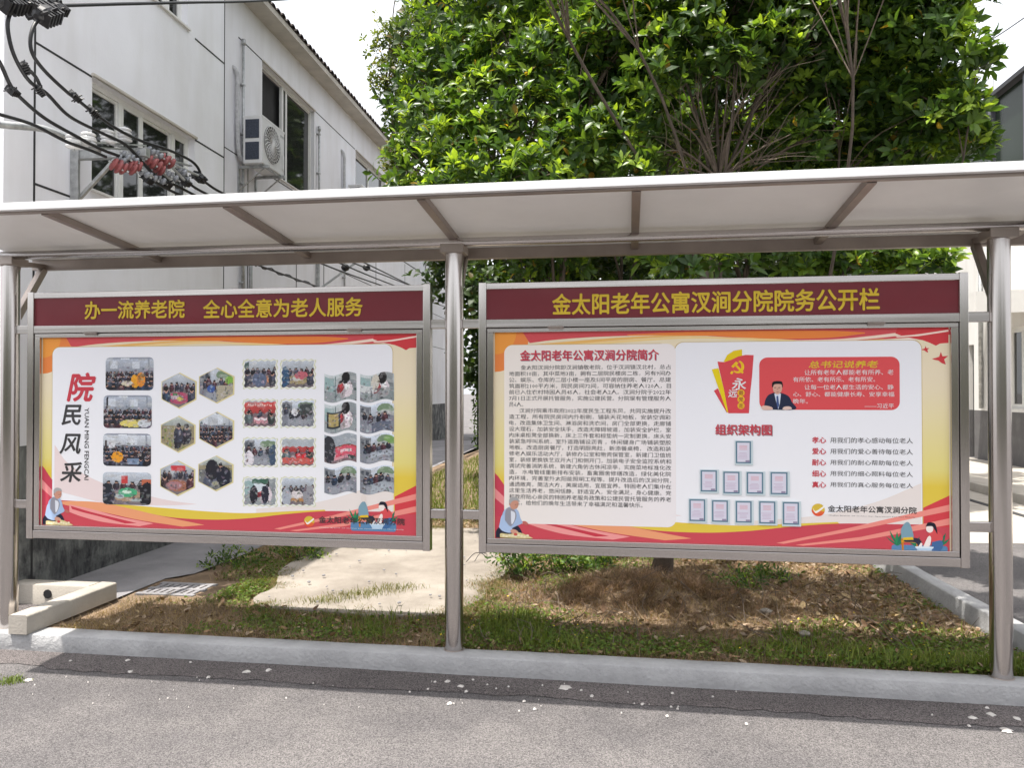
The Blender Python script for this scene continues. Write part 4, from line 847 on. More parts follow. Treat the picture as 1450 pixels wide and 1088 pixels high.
# ============================================================ LEFT BUILDING
TH = R(1.55); UX = Vector((-math.sin(TH), math.cos(TH), 0)); NX = Vector((math.cos(TH), math.sin(TH), 0)); D1, D2 = 4.41, 5.86
TW = Matrix(((UX.x, NX.x, 0, 0), (UX.y, NX.y, 0, 0), (0, 0, 1, 0), (0, 0, 0, 1)))    # local (along wall, outward, up)
def wp(px, py, d):                     # pixel -> (s, z) on the wall plane at distance d
    r = ray(px, py); k = -d / r.dot(NX); p = C0 + r * k; return p.dot(UX), p.z
class WB(MB):                          # mesh builder in wall coordinates (s, t, z), t measured outward from camera line
    def __init__(s): super().__init__(); s.T = TW
    def add(s, vs, fs, col=None): return super().add(vs, [tuple(f)[::-1] for f in fs], col)
def wall_panels(mb, s0, s1, z0, z1, t, ops, rev=.14):
    """wall face at outward position t with rectangular openings (sa, sb, za, zb) and their reveals"""
    ss = sorted({s0, s1, *[o[0] for o in ops], *[o[1] for o in ops]}); zs = sorted({z0, z1, *[o[2] for o in ops], *[o[3] for o in ops]})
    for i in range(len(ss) - 1):
        for j in range(len(zs) - 1):
            cs, cz = (ss[i] + ss[i + 1]) / 2, (zs[j] + zs[j + 1]) / 2
            if not any(o[0] < cs < o[1] and o[2] < cz < o[3] for o in ops):
                mb.add([(ss[i], t, zs[j]), (ss[i + 1], t, zs[j]), (ss[i + 1], t, zs[j + 1]), (ss[i], t, zs[j + 1])], [(0, 1, 2, 3)])
    for a, b, c, d in ops:
        for q in (((a, t, c), (b, t, c), (b, t - rev, c), (a, t - rev, c)), ((a, t, d), (b, t, d), (b, t - rev, d), (a, t - rev, d)), ((a, t, c), (a, t, d), (a, t - rev, d), (a, t - rev, c)), ((b, t, c), (b, t, d), (b, t - rev, d), (b, t - rev, c))):
            mb.add(q, [(0, 1, 2, 3)])
def window(root, a, b, c, d, t, splits, fw=.045, thin=.04, transom=None, builder=WB, m=None, skip=()):
    """white profiled window in an opening, panes as sub-parts"""
    m = m or M['frame']; f = builder(); y0, y1 = t - .13, t - .07
    f.box((a, y0, c), (a + fw, y1, d)); f.box((b - fw, y0, c), (b, y1, d)); f.box((a + fw, y0, c), (b - fw, y1, c + fw)); f.box((a + fw, y0, d - fw), (b - fw, y1, d))
    xs_ = [a + fw] + [a + (b - a) * q for q in splits] + [b - fw]
    for x in xs_[1:-1]: f.box((x - thin / 2, y0 + .004, c + fw), (x + thin / 2, y1 - .004, d - fw))
    w = f.build('window', m, root)
    for i in range(len(xs_) - 1):
        if i in skip: continue
        p = builder(); e = y0 + .02 + .018 * (i % 2); p.box((xs_[i] + .005, e, c + fw - .01), (xs_[i + 1] - .005, e + .006, d - fw + .01)); p.build('pane', M['glass'], w)
        sf = builder(); A, B_ = xs_[i] + .002 + (thin / 2 if i else 0), xs_[i + 1] - .002 - (thin / 2 if i < len(xs_) - 2 else 0)
        for q in (((A, e - .01, c + fw + .001), (A + .022, e + .02, d - fw - .001)), ((B_ - .022, e - .01, c + fw + .001), (B_, e + .02, d - fw - .001)), ((A + .023, e - .01, c + fw + .001), (B_ - .023, e + .02, c + fw + .024)), ((A + .023, e - .01, d - fw - .024), (B_ - .023, e + .02, d - fw - .001))): sf.box(*q)
        sf.build('sash', m, w)
    return w
s_c0 = wp(3, 500, D1)[0]; s_c1 = wp(316.5, 500, D1)[0]
bld = thing('residential_building', 'white two storey building with grooved walls, grey base and dark tiled eaves at left', 'building', tuple(UX * 9 - NX * 6))
wa = (wp(129.5, 300, D1)[0], wp(275, 300, D1)[0]); zA = (3.39, 4.385); zB = (5.50, 6.9); wtop = (wa[0], wp(266, 20, D1)[0])
m_ = WB(); opsA = [(wa[0], wa[1], *zA), (wtop[0], wtop[1], *zB)]
wall_panels(m_, s_c0, s_c1, 0, 7.8, -D1, opsA, .16)
m_.add([(s_c0, -D1, 0), (s_c0, -D1 - 9, 0), (s_c0, -D1 - 9, 7.8), (s_c0, -D1, 7.8)], [(0, 1, 2, 3)])
m_.add([(s_c1, -D1, 0), (s_c1, -D1 - 9, 0), (s_c1, -D1 - 9, 7.8), (s_c1, -D1, 7.8)], [(3, 2, 1, 0)])
m_.add([(s_c0, -D1, 7.8), (s_c1, -D1, 7.8), (s_c1, -D1 - 9, 7.8), (s_c0, -D1 - 9, 7.8)], [(0, 1, 2, 3)])
m_.build('wall', M['wall'], bld)
S2e = 28.6; wb = (wp(371, 200, D2)[0], wp(445, 200, D2)[0]); zW = (5.50, 7.33); wc = (wp(503.5, 230, D2)[0], wp(503.5, 230, D2)[0] + 2.4)
ops2 = [(wb[0], wb[1], *zW), (wc[0], wc[1], *zW), (wc[0] + 6.3, wc[0] + 8.7, *zW)]
m_ = WB(); wall_panels(m_, s_c1 - .5, S2e, 0, 8.0, -D2, ops2, .16); m_.add([(S2e, -D2, 0), (S2e, -D2 - 8, 0), (S2e, -D2 - 8, 8), (S2e, -D2, 8)], [(3, 2, 1, 0)]); m_.build('wall', M['wall'], bld)
w = window(bld, *wa, *zA, -D1, (.30, .50, .82)); w = window(bld, *wtop, *zB, -D1, (.30, .50, .82))
window(bld, *wb, *zW, -D2, (.42, .50), skip=(0,)); window(bld, *wc, *zW, -D2, (.5,)); window(bld, wc[0] + 6.3, wc[0] + 8.7, *zW, -D2, (.5,))
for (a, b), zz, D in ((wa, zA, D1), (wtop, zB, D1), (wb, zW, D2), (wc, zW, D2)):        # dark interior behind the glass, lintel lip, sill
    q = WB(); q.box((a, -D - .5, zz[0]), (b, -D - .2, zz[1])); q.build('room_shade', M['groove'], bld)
    q = WB(); q.box((a - .02, -D + .002, zz[1] + .002), (b + .02, -D + .03, zz[1] + .03)); q.build('lintel', M['soffit'], bld, bevel=.006)
    q = WB(); q.box((a - .02, -D - .07, zz[0] - .0), (b + .02, -D + .03, zz[0] + .02)); q.build('sill', M['whitepaint'], bld)
def joint(a, b, D):                    # thin dark recessed joint in the render
    q = WB(); q.box((a[0], -D + .0005, a[1]), (b[0], -D + .003, b[1])); q.build('joint', M['groove'], bld)
w_ = .018
sv = wp(46.5, 300, D1)[0]; joint((sv, 0.12), (sv + .02, 7.7), D1)
for z in (3.27, 4.375): joint((sv + .02, z), (wa[0] - .005 if z > 4 else wp(136, 290, D1)[0], z + w_), D1)
joint((wp(276, 190, D1)[0], 4.375), (s_c1 - .012, 4.375 + w_), D1); joint((wp(276, 50, D1)[0], 5.47), (s_c1 - .012, 5.47 + w_), D1); joint((wp(200, 290, D1)[0], 3.27), (s_c1 - .012, 3.27 + w_), D1)
joint((s_c1 - .015, .12), (s_c1, 7.7), D1)
joint((wp(337.5, 50, D2)[0], 7.345), (wb[0] - .01, 7.365), D2); joint((wb[1] + .06, 7.345), (wc[0] - .06, 7.365), D2); joint((wc[1] + .06, 7.345), (wc[1] + 3.8, 7.365), D2); joint((wc[1], 5.45), (S2e, 5.47), D2)
for z in (5.44, 4.32, 3.2): joint((s_c1, z), (S2e, z + .016), D2)
for px in (419, 458, 532, 573): s_ = wp(px, 390, D2)[0]; joint((s_, 1.3), (s_ + .03, 5.4), D2)
for px in (350,): s_ = wp(px, 390, D2)[0]; joint((s_, 1.3), (s_ + .02, 5.4), D2)
# eaves of the rear wing
q = WB(); q.box((s_c1 - 3, -D2 - .4, 8.0), (S2e + .3, -D2 + .30, 8.05)); q.build('soffit', M['soffit'], bld)
q = WB(); q.box((s_c1 - 3, -D2 + .301, 7.99), (S2e + .3, -D2 + .335, 8.09)); q.build('fascia', M['soffit'], bld)
q = WB(); q.add([(s_c1 - 3, -D2 + .35, 8.10), (S2e + .3, -D2 + .35, 8.10), (S2e + .3, -D2 - 4, 9.6), (s_c1 - 3, -D2 - 4, 9.6)], [(0, 1, 2, 3)]); q.build('roof', M['tile'], bld)
tm = WB(); n = 8                       # one half-round eave tile, shared by all
base = UX * 0
for i in range(n + 1):
    a_ = math.pi * i / n
    tm.v += [tuple(TW @ Vector((.085 * math.cos(a_), .05, .06 * math.sin(a_)))), tuple(TW @ Vector((.085 * math.cos(a_), -.32, .11 + .06 * math.sin(a_)))), tuple(TW @ Vector((.06 * math.cos(a_), .05, .038 * math.sin(a_))))]
for i in range(n): k = 3 * i; tm.f += [(k, k + 3, k + 4, k + 1), (k, k + 2, k + 5, k + 3)]; tm.c += [None, None]
t0 = tm.build('roof_tile', M['tile'], bld, center=False); rg = random.Random(2); s_ = s_c1 + 1.0; first = True
while s_ < S2e:
    o = t0 if first else t0.copy()
    if not first: COL.objects.link(o); o.parent = bld
    first = False; p = UX * s_ + NX * (-D2 + .32 + rg.uniform(-.012, .012)) + Vector((0, 0, 8.092 + rg.uniform(-.008, .01))); o.location = p - WORLD[bld.name]; s_ += .195
# conduits on the wall
for px, z0_, z1_ in ((340, 3.0, 7.28), (448.5, 4.9, 7.0), (485, 3, 6.1)):
    s_ = wp(px, 250, D2)[0]; q = WB(); q.tube([(s_, -D2 + .05, z0_), (s_, -D2 + .05, z1_)], .022, 8); z = z0_ + .4
    while z < z1_: q.box((s_ - .035, -D2 + .001, z), (s_ + .035, -D2 + .07, z + .03)); z += .8
    q.tube([(s_, -D2 + .05, z1_ - .02), (s_, -D2 + .05, z1_ + .07)], .034, 8); q.build('conduit', M['galv'], bld, smooth=True)
# ------------------------------------------------------------ air conditioners
def aircon(px0, px1, ztop, label, full=True):
    s0 = wp(px0, 200, D2 - .14)[0]; s1 = s0 + .84; t0_, t1_ = -D2 + .14, -D2 + .46; z0_, z1_ = ztop - .76, ztop
    ac = thing('air_conditioner', label, 'air conditioner', tuple(UX * s0 + NX * t0_ + Vector((0, 0, z0_))), 'outdoor air conditioner units on the white wall')
    q = WB(); q.box((s0, t0_, z0_), (s1, t1_, z1_)); q.build('casing', M['white_trim'], ac, bevel=.015)
    q = WB(); q.box((s0 - .004, t0_ - .002, z1_ - .03), (s1 + .004, t1_ + .004, z1_ + .004)); q.build('top_cover', M['white_trim'], ac, bevel=.004)
    for za, zb in ((z0_ + .06, z0_ + .34), (z0_ + .40, z0_ + .70)): q = WB(); q.box((s0 - .006, t0_ + .04, za), (s0 - .001, t1_ - .05, zb)); q.build('side_opening', M['coil'], ac, bevel=.01)
    cs, cz, r_ = s0 + .36, (z0_ + z1_) / 2 + .01, .30; q = WB()
    q.tube([(cs, t1_ + .001, cz), (cs, t1_ + .004, cz)], r_, 32); q.build('fan_recess', M['fangrey'], ac)
    q = WB()
    for rr in (.05, .10, .15, .20, .25, .295): q.tube([(cs + rr * math.cos(2 * math.pi * k / 32), t1_ + .014, cz + rr * math.sin(2 * math.pi * k / 32)) for k in range(33)], .005, 5, False)
    for k in range(24):
        a_ = 2 * math.pi * k / 24; q.tube([(cs + r * math.cos(a_ + (r - .05) * 2.2), t1_ + .018, cz + r * math.sin(a_ + (r - .05) * 2.2)) for r in (.05, .12, .2, .295)], .006, 4)
    q.lathe((cs, t1_ + .010, cz), (0, 1, 0), [(0, .055), (.012, .05), (.016, .0)], 16); q.build('fan_grille', M['white_trim'], ac)
    q = WB(); q.box((s1 - .10, t1_ + .001, z0_ + .1), (s1 - .03, t1_ + .012, z0_ + .35)); q.build('service_cover', M['white_trim'], ac, bevel=.004)
    q = WB(); q.box((s1 - .16, t1_ + .001, z1_ - .13), (s1 - .04, t1_ + .003, z1_ - .09)); q.build('badge', M['galv'], ac)
    for sx in (s0 + .10, s1 - .14):
        b = WB(); b.box((sx, -D2 + .003, z0_ - .045), (sx + .04, t1_ + .06, z0_ - .002)); b.box((sx, -D2 + .003, z0_ - .42), (sx + .04, -D2 + .025, z0_ - .046)); b.beam((sx + .02, -D2 + .03, z0_ - .38), (sx + .02, t1_ - .02, z0_ - .05), .03, .012); b.build('wall_bracket', M['galv'], ac)
    b = WB(); b.box((s0 + .04, t1_ - .06, z0_ - .02), (s1 - .04, t1_ - .02, z0_ - .001)); b.build('foot', M['galv'], ac)
    b = WB(); x = s0 - .02; b.tube([TWi(p) for p in catmull([(x + .16, t0_ + .02, z0_ + .1), (x + .10, t0_ - .06, z0_ + .1), (x + .02, -D2 + .06, z0_ + .3), (x, -D2 + .055, z1_ + .3), (x, -D2 + .055, z1_ + .62), (x - .03, -D2 + .02, z1_ + .74), (x - .05, -D2 - .05, z1_ + .76)], 8)], .035, 10); b.build('insulated_pipe', M['pipewrap'], ac, smooth=True)
TWi = lambda p: tuple(p)
M['coil'] = mat('condenser_coil', (.05, .06, .085), .5, .3, .3, 60); M['fangrey'] = mat('fan_shadow_grey', (.10, .10, .105), .7); M['pipewrap'] = mat('pipe_wrap', (.46, .46, .47), .7, 0, .15, 20)
aircon(344, 410, wp(372, 163, D2 - .46)[1], 'large white air conditioner with fan grille on steel brackets beside the tall open window')
aircon(493, 520, wp(493, 262, D2 - .14)[1], 'small looking white air conditioner just above the canopy near the tree')
# ============================================================ RIGHT BUILDING
XW = 7.8
class XB(MB):                          # right wall coordinates (y, outward toward -x, z)
    def add(s, vs, fs, col=None): return super().add([(XW - t, y, z) for y, t, z in vs], fs, col)
rb = thing('office_building', 'right hand building with dark glazed upper wall, white render and dark grey base', 'building', (XW, 18, 0))
def ypx(px): r = ray(px, 500); return XW / r.x * r.y
wy = (ypx(1460), ypx(1427)); q = XB(); wz = (1.32, 2.98)
dy = (ypx(1379), ypx(1371)); ops = [(wy[0], wy[1], *wz), (dy[0], dy[1], .16, 2.75), (dy[1] + 1.8, dy[1] + 3.6, 1.3, 2.9)]
wall_panels(q, 9, 42, 0, 5.6, 0, ops, .16); q.add([(9, 0, 0), (9, -8, 0), (9, -8, 8.2), (9, 0, 8.2)], [(0, 1, 2, 3)]); q.build('wall', M['wall_r'], rb)
window(rb, *wy, *wz, 0, (.5,), fw=.07, builder=XB); window(rb, dy[1] + 1.8, dy[1] + 3.6, 1.3, 2.9, 0, (.5,), builder=XB)
q = XB(); q.box((dy[0], -.14, .16), (dy[1], -.1, 2.75)); q.build('door', M['groove'], rb)
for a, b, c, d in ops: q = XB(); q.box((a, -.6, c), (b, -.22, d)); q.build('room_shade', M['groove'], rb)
M['greyframe'] = mat('grey_mullion', (.10, .10, .12), .4, .3, .1, 8); M['darkroof'] = mat('dark_roof_edge', (.035, .035, .04), .6)
y = 9.0; ys_ = []
k = 0
while y < 41: q = XB(); q.box((y + .06, -.06, 5.62), (y + 1.44, -.05, 7.98)); q.build('glass_panel', M['glass_r'], rb); q = XB(); q.box((y - .06, -.08, 5.601), (y + .06, .05, 8.0)); q.build('mullion', M['greyframe'], rb); y += 1.5
q = XB(); q.box((9, -7, 8.0), (42, .10, 8.09)); q.build('roof_edge', M['darkroof'], rb)
q = XB(); q.box((9, -.09, 5.55), (42, .02, 5.6)); q.build('sill_band', M['greyframe'], rb)
# projecting canopy over the door
q = XB(); ya, yb = ypx(1470), ypx(1398); n = 14; vs = []
for i in range(n + 1):
    yy = ya + (yb - ya) * i / n; arch = .16 * math.sin(math.pi * i / n)
    vs += [(yy, .002, 3.22 + arch), (yy, 1.1, 3.18 + arch), (yy, 1.1, 3.62), (yy, .002, 3.66)]
fs = [(4 * i + j, 4 * i + (j + 1) % 4, 4 * i + 4 + (j + 1) % 4, 4 * i + 4 + j) for i in range(n) for j in range(4)] + [(0, 1, 2, 3), (4 * n + 3, 4 * n + 2, 4 * n + 1, 4 * n)]
q.add(vs, fs); q.build('door_canopy', M['whitepaint'], rb)
q = XB(); s_ = ypx(1392); q.tube([(s_, .05, 1.3), (s_, .05, 5.5)], .045, 8); q.build('downpipe', M['galv'], rb, smooth=True)
# roof pole and stay wire
p = onD(1403, 150, 30); q = MB(); q.tube([(p.x, p.y, 7.5), (p.x, p.y, onD(1403, 98, 30).z)], .12, 10); tag(q.build('utility_pole', M['galv'], None, smooth=True), 'thin pale pole rising behind the right building and tree', 'pole')
a, b = onD(1330, 92, 24), onD(1500, -10, 16); q = MB(); q.tube(catmull([a, (a + b) / 2 + Vector((0, 0, -.15)), b], 6), .014, 6); tag(q.build('overhead_cable', M['dark'], None), 'thin dark wire crossing the white sky at top right', 'cable')
# ============================================================ POWER LINE RACK AND CABLES
def tp(px, py, t):                      # pixel -> world point on the plane t metres outside the front wall
    r = ray(px, py); return C0 + r * (-(D1 - t) / r.dot(NX))
def lw(p): return (p.dot(UX), p.dot(NX), p.z)
sb = wp(104.5, 250, D1)[0]; rk = thing('power_line_rack', 'galvanised wall rack with porcelain and red insulators before the lower window', 'power line rack', tuple(UX * sb - NX * D1 + Vector((0, 0, 3.2))))
zb_, zt_ = wp(104, 288, D1)[1], wp(104, 216, D1)[1]
q = WB(); q.box((sb - .05, -D1 + .004, zb_ - .25), (sb + .05, -D1 + .02, zt_ + .01)); q.box((sb - .05, -D1 + .02, zb_ - .25), (sb - .035, -D1 + .075, zt_ + .01)); q.build('wall_channel', M['galv'], rk)
q = WB(); q.box((sb - .03, -D1 + .02, zt_ - .06), (sb + .035, -D1 + .66, zt_ + .005)); q.box((sb - .03, -D1 + .02, zt_ + .006), (sb + .035, -D1 + .66, zt_ + .012)); q.build('arm', M['galv'], rk, bevel=.003)
q = WB(); q.beam((sb, -D1 + .03, zb_ + .02), (sb, -D1 + .38, zt_ - .06), .03, .025); q.build('brace', M['galv'], rk)
e0, e1 = tp(0, 176, .25), tp(100, 197, .35); q = MB(); q.tube(catmull([e0 + (e0 - e1) * .5, e0, tp(60, 182, .3), e1, tp(142, 213, .45)], 5), .026, 8); q.build('side_rail', M['galv'], rk, smooth=True)
for (a, b) in (((100, 200), (205, 206)), ((118, 208), (235, 215)), ((150, 202), (270, 235))):
    q = MB(); q.beam(tp(*a, .5), tp(*b, .6), .035, .01); q.build('cross_bar', M['galv'], rk)
def insulator(px, py, m, t=.6, h=.10, r=.042, ax=(0, 0, 1), name='insulator'):
    c = tp(px, py, t); ax = Vector(ax).normalized(); q = MB()
    q.lathe(c - ax * h / 2, ax, [(0, .3 * r), (.05 * h, .75 * r), (.22 * h, r), (.34 * h, .95 * r), (.40 * h, .5 * r), (.52 * h, .45 * r), (.60 * h, .9 * r), (.74 * h, r), (.86 * h, .85 * r), (.93 * h, .45 * r), (h, .3 * r)], 16)
    o = q.build(name, m, rk, smooth=True); b = MB(); b.tube([c - ax * h * .75, c + ax * h * .7], .008, 6); b.build('bolt', M['galv'], o)
for x, y in ((104, 197), (104, 205), (125, 193), (126, 201), (152, 189), (153, 198), (176, 186), (177, 196), (117, 201)): insulator(x, y, M['porc'], .55, .06, .055)
for x, y in ((178, 221), (200, 219), (214, 214), (225, 219), (172, 226), (190, 226)): insulator(x, y, M['greyporc'], .6, .08, .034, (.5, .6, -.5))
for i, (x, y) in enumerate(((165, 235), (172, 237), (186, 238), (193, 235), (214, 230), (222, 234), (226, 240), (232, 226), (240, 230))): insulator(x, y, M['redporc'], .6, .085, .056, (.5, .75, -.45))
for x, y in ((205, 246), (216, 251), (235, 245), (246, 251), (258, 243), (262, 252), (228, 255)): insulator(x, y, M['greyporc'], .6, .09, .036, (.5, .75, -.45))
for a, b in (((178, 221), (222, 255)), ((200, 219), (245, 258)), ((225, 217), (262, 256)), ((200, 212), (284, 250))):
    q = MB(); q.tube([tp(*a, .58), tp(*b, .62)], .012, 6); q.build('link_rod', M['galv'], rk)
CABG = 'black power cables strung over the wall rack'
def clamp(parent, c, s, ax, seed):
    """chunky black insulated clamp: body halves, fins, bolts"""
    rr = random.Random(seed); ax = Vector(ax).normalized(); a = ax.orthogonal().normalized(); b = ax.cross(a); q = MB()
    q.lathe(c - ax * s, ax, [(0, .18 * s), (.2 * s, .42 * s), (.7 * s, .55 * s), (1.2 * s, .52 * s), (1.7 * s, .40 * s), (2 * s, .2 * s)], 9)
    for k in range(5):
        u = -.7 + .35 * k; q.beam(c + ax * (u * s) - b * (.75 * s), c + ax * (u * s) + b * (.75 * s), .16 * s, .9 * s, up=tuple(a))
    for k in range(9):
        d = (a * rr.uniform(-1, 1) + b * rr.uniform(-1, 1) + ax * rr.uniform(-.4, .4)).normalized(); p = c + ax * rr.uniform(-.8, .8) * s
        q.tube([p, p + d * s * rr.uniform(.7, 1.05)], .11 * s, 6)
    q.build('clamp', M['dark'], parent, bevel=0)
def cable(pts, label, rad=.0125, clamps=(), t=.6, seed=0, group=CABG):
    P = [tp(x, y, (t if len(r) == 0 else r[0])) for x, y, *r in pts]; C = catmull(P, 7); c = C[len(C) // 2]
    th = thing('power_cable', label, 'power cable', tuple(c), group); q = MB(); q.tube(C, rad, 8); q.build('sheath', M['dark'], th, smooth=True)
    for i, (x, y, s, dx, dy) in enumerate(clamps): a = tp(x, y, t); b = tp(x + dx * 10, y + dy * 10, t); clamp(th, a, s, b - a, seed * 10 + i)
    return th
far = lambda k: (641, 428 + 5 * k, .1)
cable([(-20, 60), (0, 89), (15, 121), (33, 142), (66, 169), (112, 195), (126, 203), (150, 214), (185, 228), (210, 250), (232, 265), (265, 281), (330, 313, .55), (452, 372, .4), (545, 406, .2), far(2)], 'power cable entering at the left edge, lowest of the three with clamps', clamps=[(18, 129, .042, 1, .3), (209, 254, .05, 1, .5)], seed=1)
cable([(22, 4), (11, 30), (15, 63), (26, 91), (43, 116), (66, 132), (99, 165), (146, 189), (178, 205), (200, 228), (222, 250), (248, 262), (285, 281), (350, 313, .5), (470, 368, .4), (560, 405, .2), far(1)], 'power cable looping from the leftmost black clamp past two clamps to the rack', clamps=[(36, 96, .045, .5, 1), (56, 128, .042, .7, 1), (20, 3, .10, 1, -.1), (235, 259, .055, 1, .5)], seed=2)
cable([(36, 94), (50, 108), (58, 124)], 'short black jumper loop between two cable clamps at left', .012, seed=7, group=None)
cable([(66, 18), (50, 33), (43, 55), (47, 78), (66, 103), (96, 131), (106, 138), (132, 159), (165, 182), (199, 199), (238, 212), (271, 228), (283, 243), (280, 252)], 'outermost power cable curving in a bow from the big black clamp over the insulators', clamps=[(106, 136, .045, .8, .8), (132, 158, .05, .8, .8), (64, 19, .105, 1, -.3), (282, 251, .07, 1, .2)], seed=3)
cable([(262, 245), (271, 262), (305, 281), (370, 313, .5), (490, 368, .4), (580, 404, .2), far(0)], 'power cable leaving the rack below the third black clamp', clamps=[(262, 257, .058, 1, .3)], seed=4)
cable([(288, 256), (305, 268), (328, 280), (400, 318, .5), (520, 374, .4), (600, 412, .2), (641, 423, .1)], 'topmost power cable leaving the rack toward the far wall', seed=5)
cable([(-20, 157), (0, 162), (46, 176), (83, 195), (100, 203), (126, 212), (150, 222)], 'thin power cable sagging under the left rail to the rack', .012, seed=6)
P = [onD(-60, 0, 5.3), onD(-10, 6, 5.35), onD(40, 8, 5.4)]
th = cable([(55, 9), (88, 7.5), (180, 5), (270, 3), (360, 1), (480, -6)], 'straight black service wire along the top edge of the view', .0125, [(10, 2, .10, 1, .1), (82, 11, .07, 1, .1)], seed=8, group=None)
for k, (x, y) in enumerate(((489, 379), (519, 379))):
    c = tp(x, y, .3); q = MB(); q.lathe(c - Vector((0, 0, .06)), (0, 0, 1), [(0, .01), (.02, .05), (.06, .07), (.10, .05), (.12, .01)], 12); tag(q.build('cable_ball', M['dark'], None, smooth=True), ('left' if k == 0 else 'right') + ' one of two black ball clamps on the cables under the canopy', 'cable clamp')
# twisted service line and small bracket on the far wall seen under the canopy
P = catmull([onD(356, 372, 11.5), onD(372, 378, 11.8), onD(410, 392, 12.6), onD(452, 407, 14)], 8); q = MB(); q.tube(P, .014, 6)
q.tube([p + Vector((0, 0, .03 * math.sin(i * 1.3))) for i, p in enumerate(P)], .010, 6); tag(q.build('twisted_cable', M['dark'], None), 'thin twisted pair cable under the canopy above the left board', 'cable')
for px in (340.5, 351):
    s_ = wp(px, 390, D2)[0]; q = WB(); q.tube([(s_, -D2 + .05, 2.5), (s_, -D2 + .05, 4.7)], .03, 8); q.build('conduit', M['galv'], bld, smooth=True)
s_ = wp(448, 390, D2)[0]; br2 = thing('wall_strut', 'small galvanised strut bracket on the far wall below the canopy', 'bracket', tuple(UX * s_ - NX * D2 + Vector((0, 0, 4))))
q = WB(); q.box((s_ - .04, -D2 + .004, 3.3), (s_ + .04, -D2 + .06, 4.5)); q.build('upright', M['galv'], br2); q = WB(); q.beam((s_, -D2 + .06, 3.75), (s_ + .2, -D2 + .75, 4.3), .04, .04); q.build('brace', M['galv'], br2); q = WB(); q.beam((s_, -D2 + .06, 4.35), (s_ + .2, -D2 + .9, 4.35), .05, .05); q.build('arm', M['galv'], br2)
# little wire hoop standing on the slab and loose wire
c = onZ(606, 777, .137); q = MB(); q.tube([c + Vector((-.035 + 0, 0, 0)), c + Vector((-.036, 0, .06)), c + Vector((-.02, 0, .085)), c + Vector((.01, 0, .088)), c + Vector((.03, 0, .07)), c + Vector((.032, 0, 0))], .004, 6); tag(q.build('wire_hoop', M['dark'], None), 'small bent wire hoop standing on the pale slab', 'wire hoop')
c = onZ(672, 792, .14); q = MB(); q.tube(catmull([c + Vector((-.05, -.12, 0)), c + Vector((0, 0, .05)), c + Vector((.06, .05, .04)), c + Vector((.12, .0, .002))], 6), .0035, 5); q.tube(catmull([c + Vector((.02, -.1, 0)), c + Vector((.05, 0, .05)), c + Vector((.1, .06, .04))], 6), .003, 5); tag(q.build('bent_wire', M['dark'], None), 'thin curled wire lying on the slab beside the middle post', 'wire')
# ============================================================ TREES
# one leaf: folded, drooping blade with 8 triangles, unit length along +x
_lx = [0, .28, .28, .28, .62, .62, .62, 1.0]; _ly = [0, .17, 0, -.17, .20, 0, -.20, 0]; _lz = [0, .045, 0, .045, .02, -.03, .02, -.16]
LEAFV = np.array(list(zip(_lx, _ly, _lz))); LEAFF = np.array([(0, 2, 1), (0, 3, 2), (1, 2, 5), (1, 5, 4), (2, 3, 6), (2, 6, 5), (4, 5, 7), (5, 6, 7)])
def norm(a): return a / np.maximum(1e-6, np.linalg.norm(a, axis=-1, keepdims=True))
def leaves(pos, dirn, up, length, width, col, V=LEAFV, F=LEAFF):
    """batch of leaves -> vertex, face, colour arrays"""
    d = norm(dirn); s = norm(np.cross(up, d)); u = np.cross(d, s); n = len(pos)
    P = pos[:, None] + d[:, None] * (V[None, :, 0:1] * length[:, None, None]) + s[:, None] * (V[None, :, 1:2] * width[:, None, None]) + u[:, None] * (V[None, :, 2:3] * length[:, None, None])
    k = V.shape[0]; FF = F[None] + (np.arange(n) * k)[:, None, None]
    return P.reshape(-1, 3), FF.reshape(-1, F.shape[1]), np.repeat(col, len(F), 0)
def crown_points(puffs, n, rs, shell=.45):
    vol = np.array([p[3] * p[4] * p[5] for p in puffs]) ** .72; idx = rs.choice(len(puffs), n, p=vol / vol.sum()); A = np.array(puffs)[idx]
    d = norm(rs.randn(n, 3)); r = (shell + (1 - shell) * rs.rand(n)) ** .7; lump = 1 + .22 * np.sin(d[:, 0] * 5 + idx) * np.cos(d[:, 2] * 4 + idx * 2)
    return A[:, :3] + d * A[:, 3:6] * (r * lump)[:, None], d, r, idx
def make_leaves(pts, out, rs, lmin, lmax, per, pal, young=.2, droop=0.0, wr=.36):
    n = len(pts); ax = norm(out * .55 + np.array([0, -.12, .75 - droop]) + rs.randn(n, 3) * .35)
    t1 = norm(np.cross(ax, rs.randn(n, 3))); t2 = np.cross(ax, t1); P = []; D = []; U = []; L = []; C = []
    yf = (rs.rand(n) < young) & (ax[:, 2] > .35); base = pal[rs.randint(0, 3, n)]
    for k in range(per):
        a = 2 * np.pi * k / per + rs.rand(n) * .7; tilt = rs.uniform(.75, 1.45, n) - .35 * (k % 2) + droop
        d = ax * np.cos(tilt)[:, None] + (t1 * np.cos(a)[:, None] + t2 * np.sin(a)[:, None]) * np.sin(tilt)[:, None]
        P.append(pts + ax * (.02 * rs.randn(n))[:, None] + d * .012); D.append(d); U.append(ax + .25 * rs.randn(n, 3)); sc = np.where(yf, .85, 1.0)
        L.append(rs.uniform(lmin, lmax, n) * sc); c = np.where(yf[:, None], pal[3], base) * rs.uniform(.75, 1.3, (n, 1)); c = np.where((rs.rand(n) < .015)[:, None], pal[4], c); C.append(c)
    P, D, U, L, C = map(np.concatenate, (P, D, U, L, C)); return P, D, U, L, C
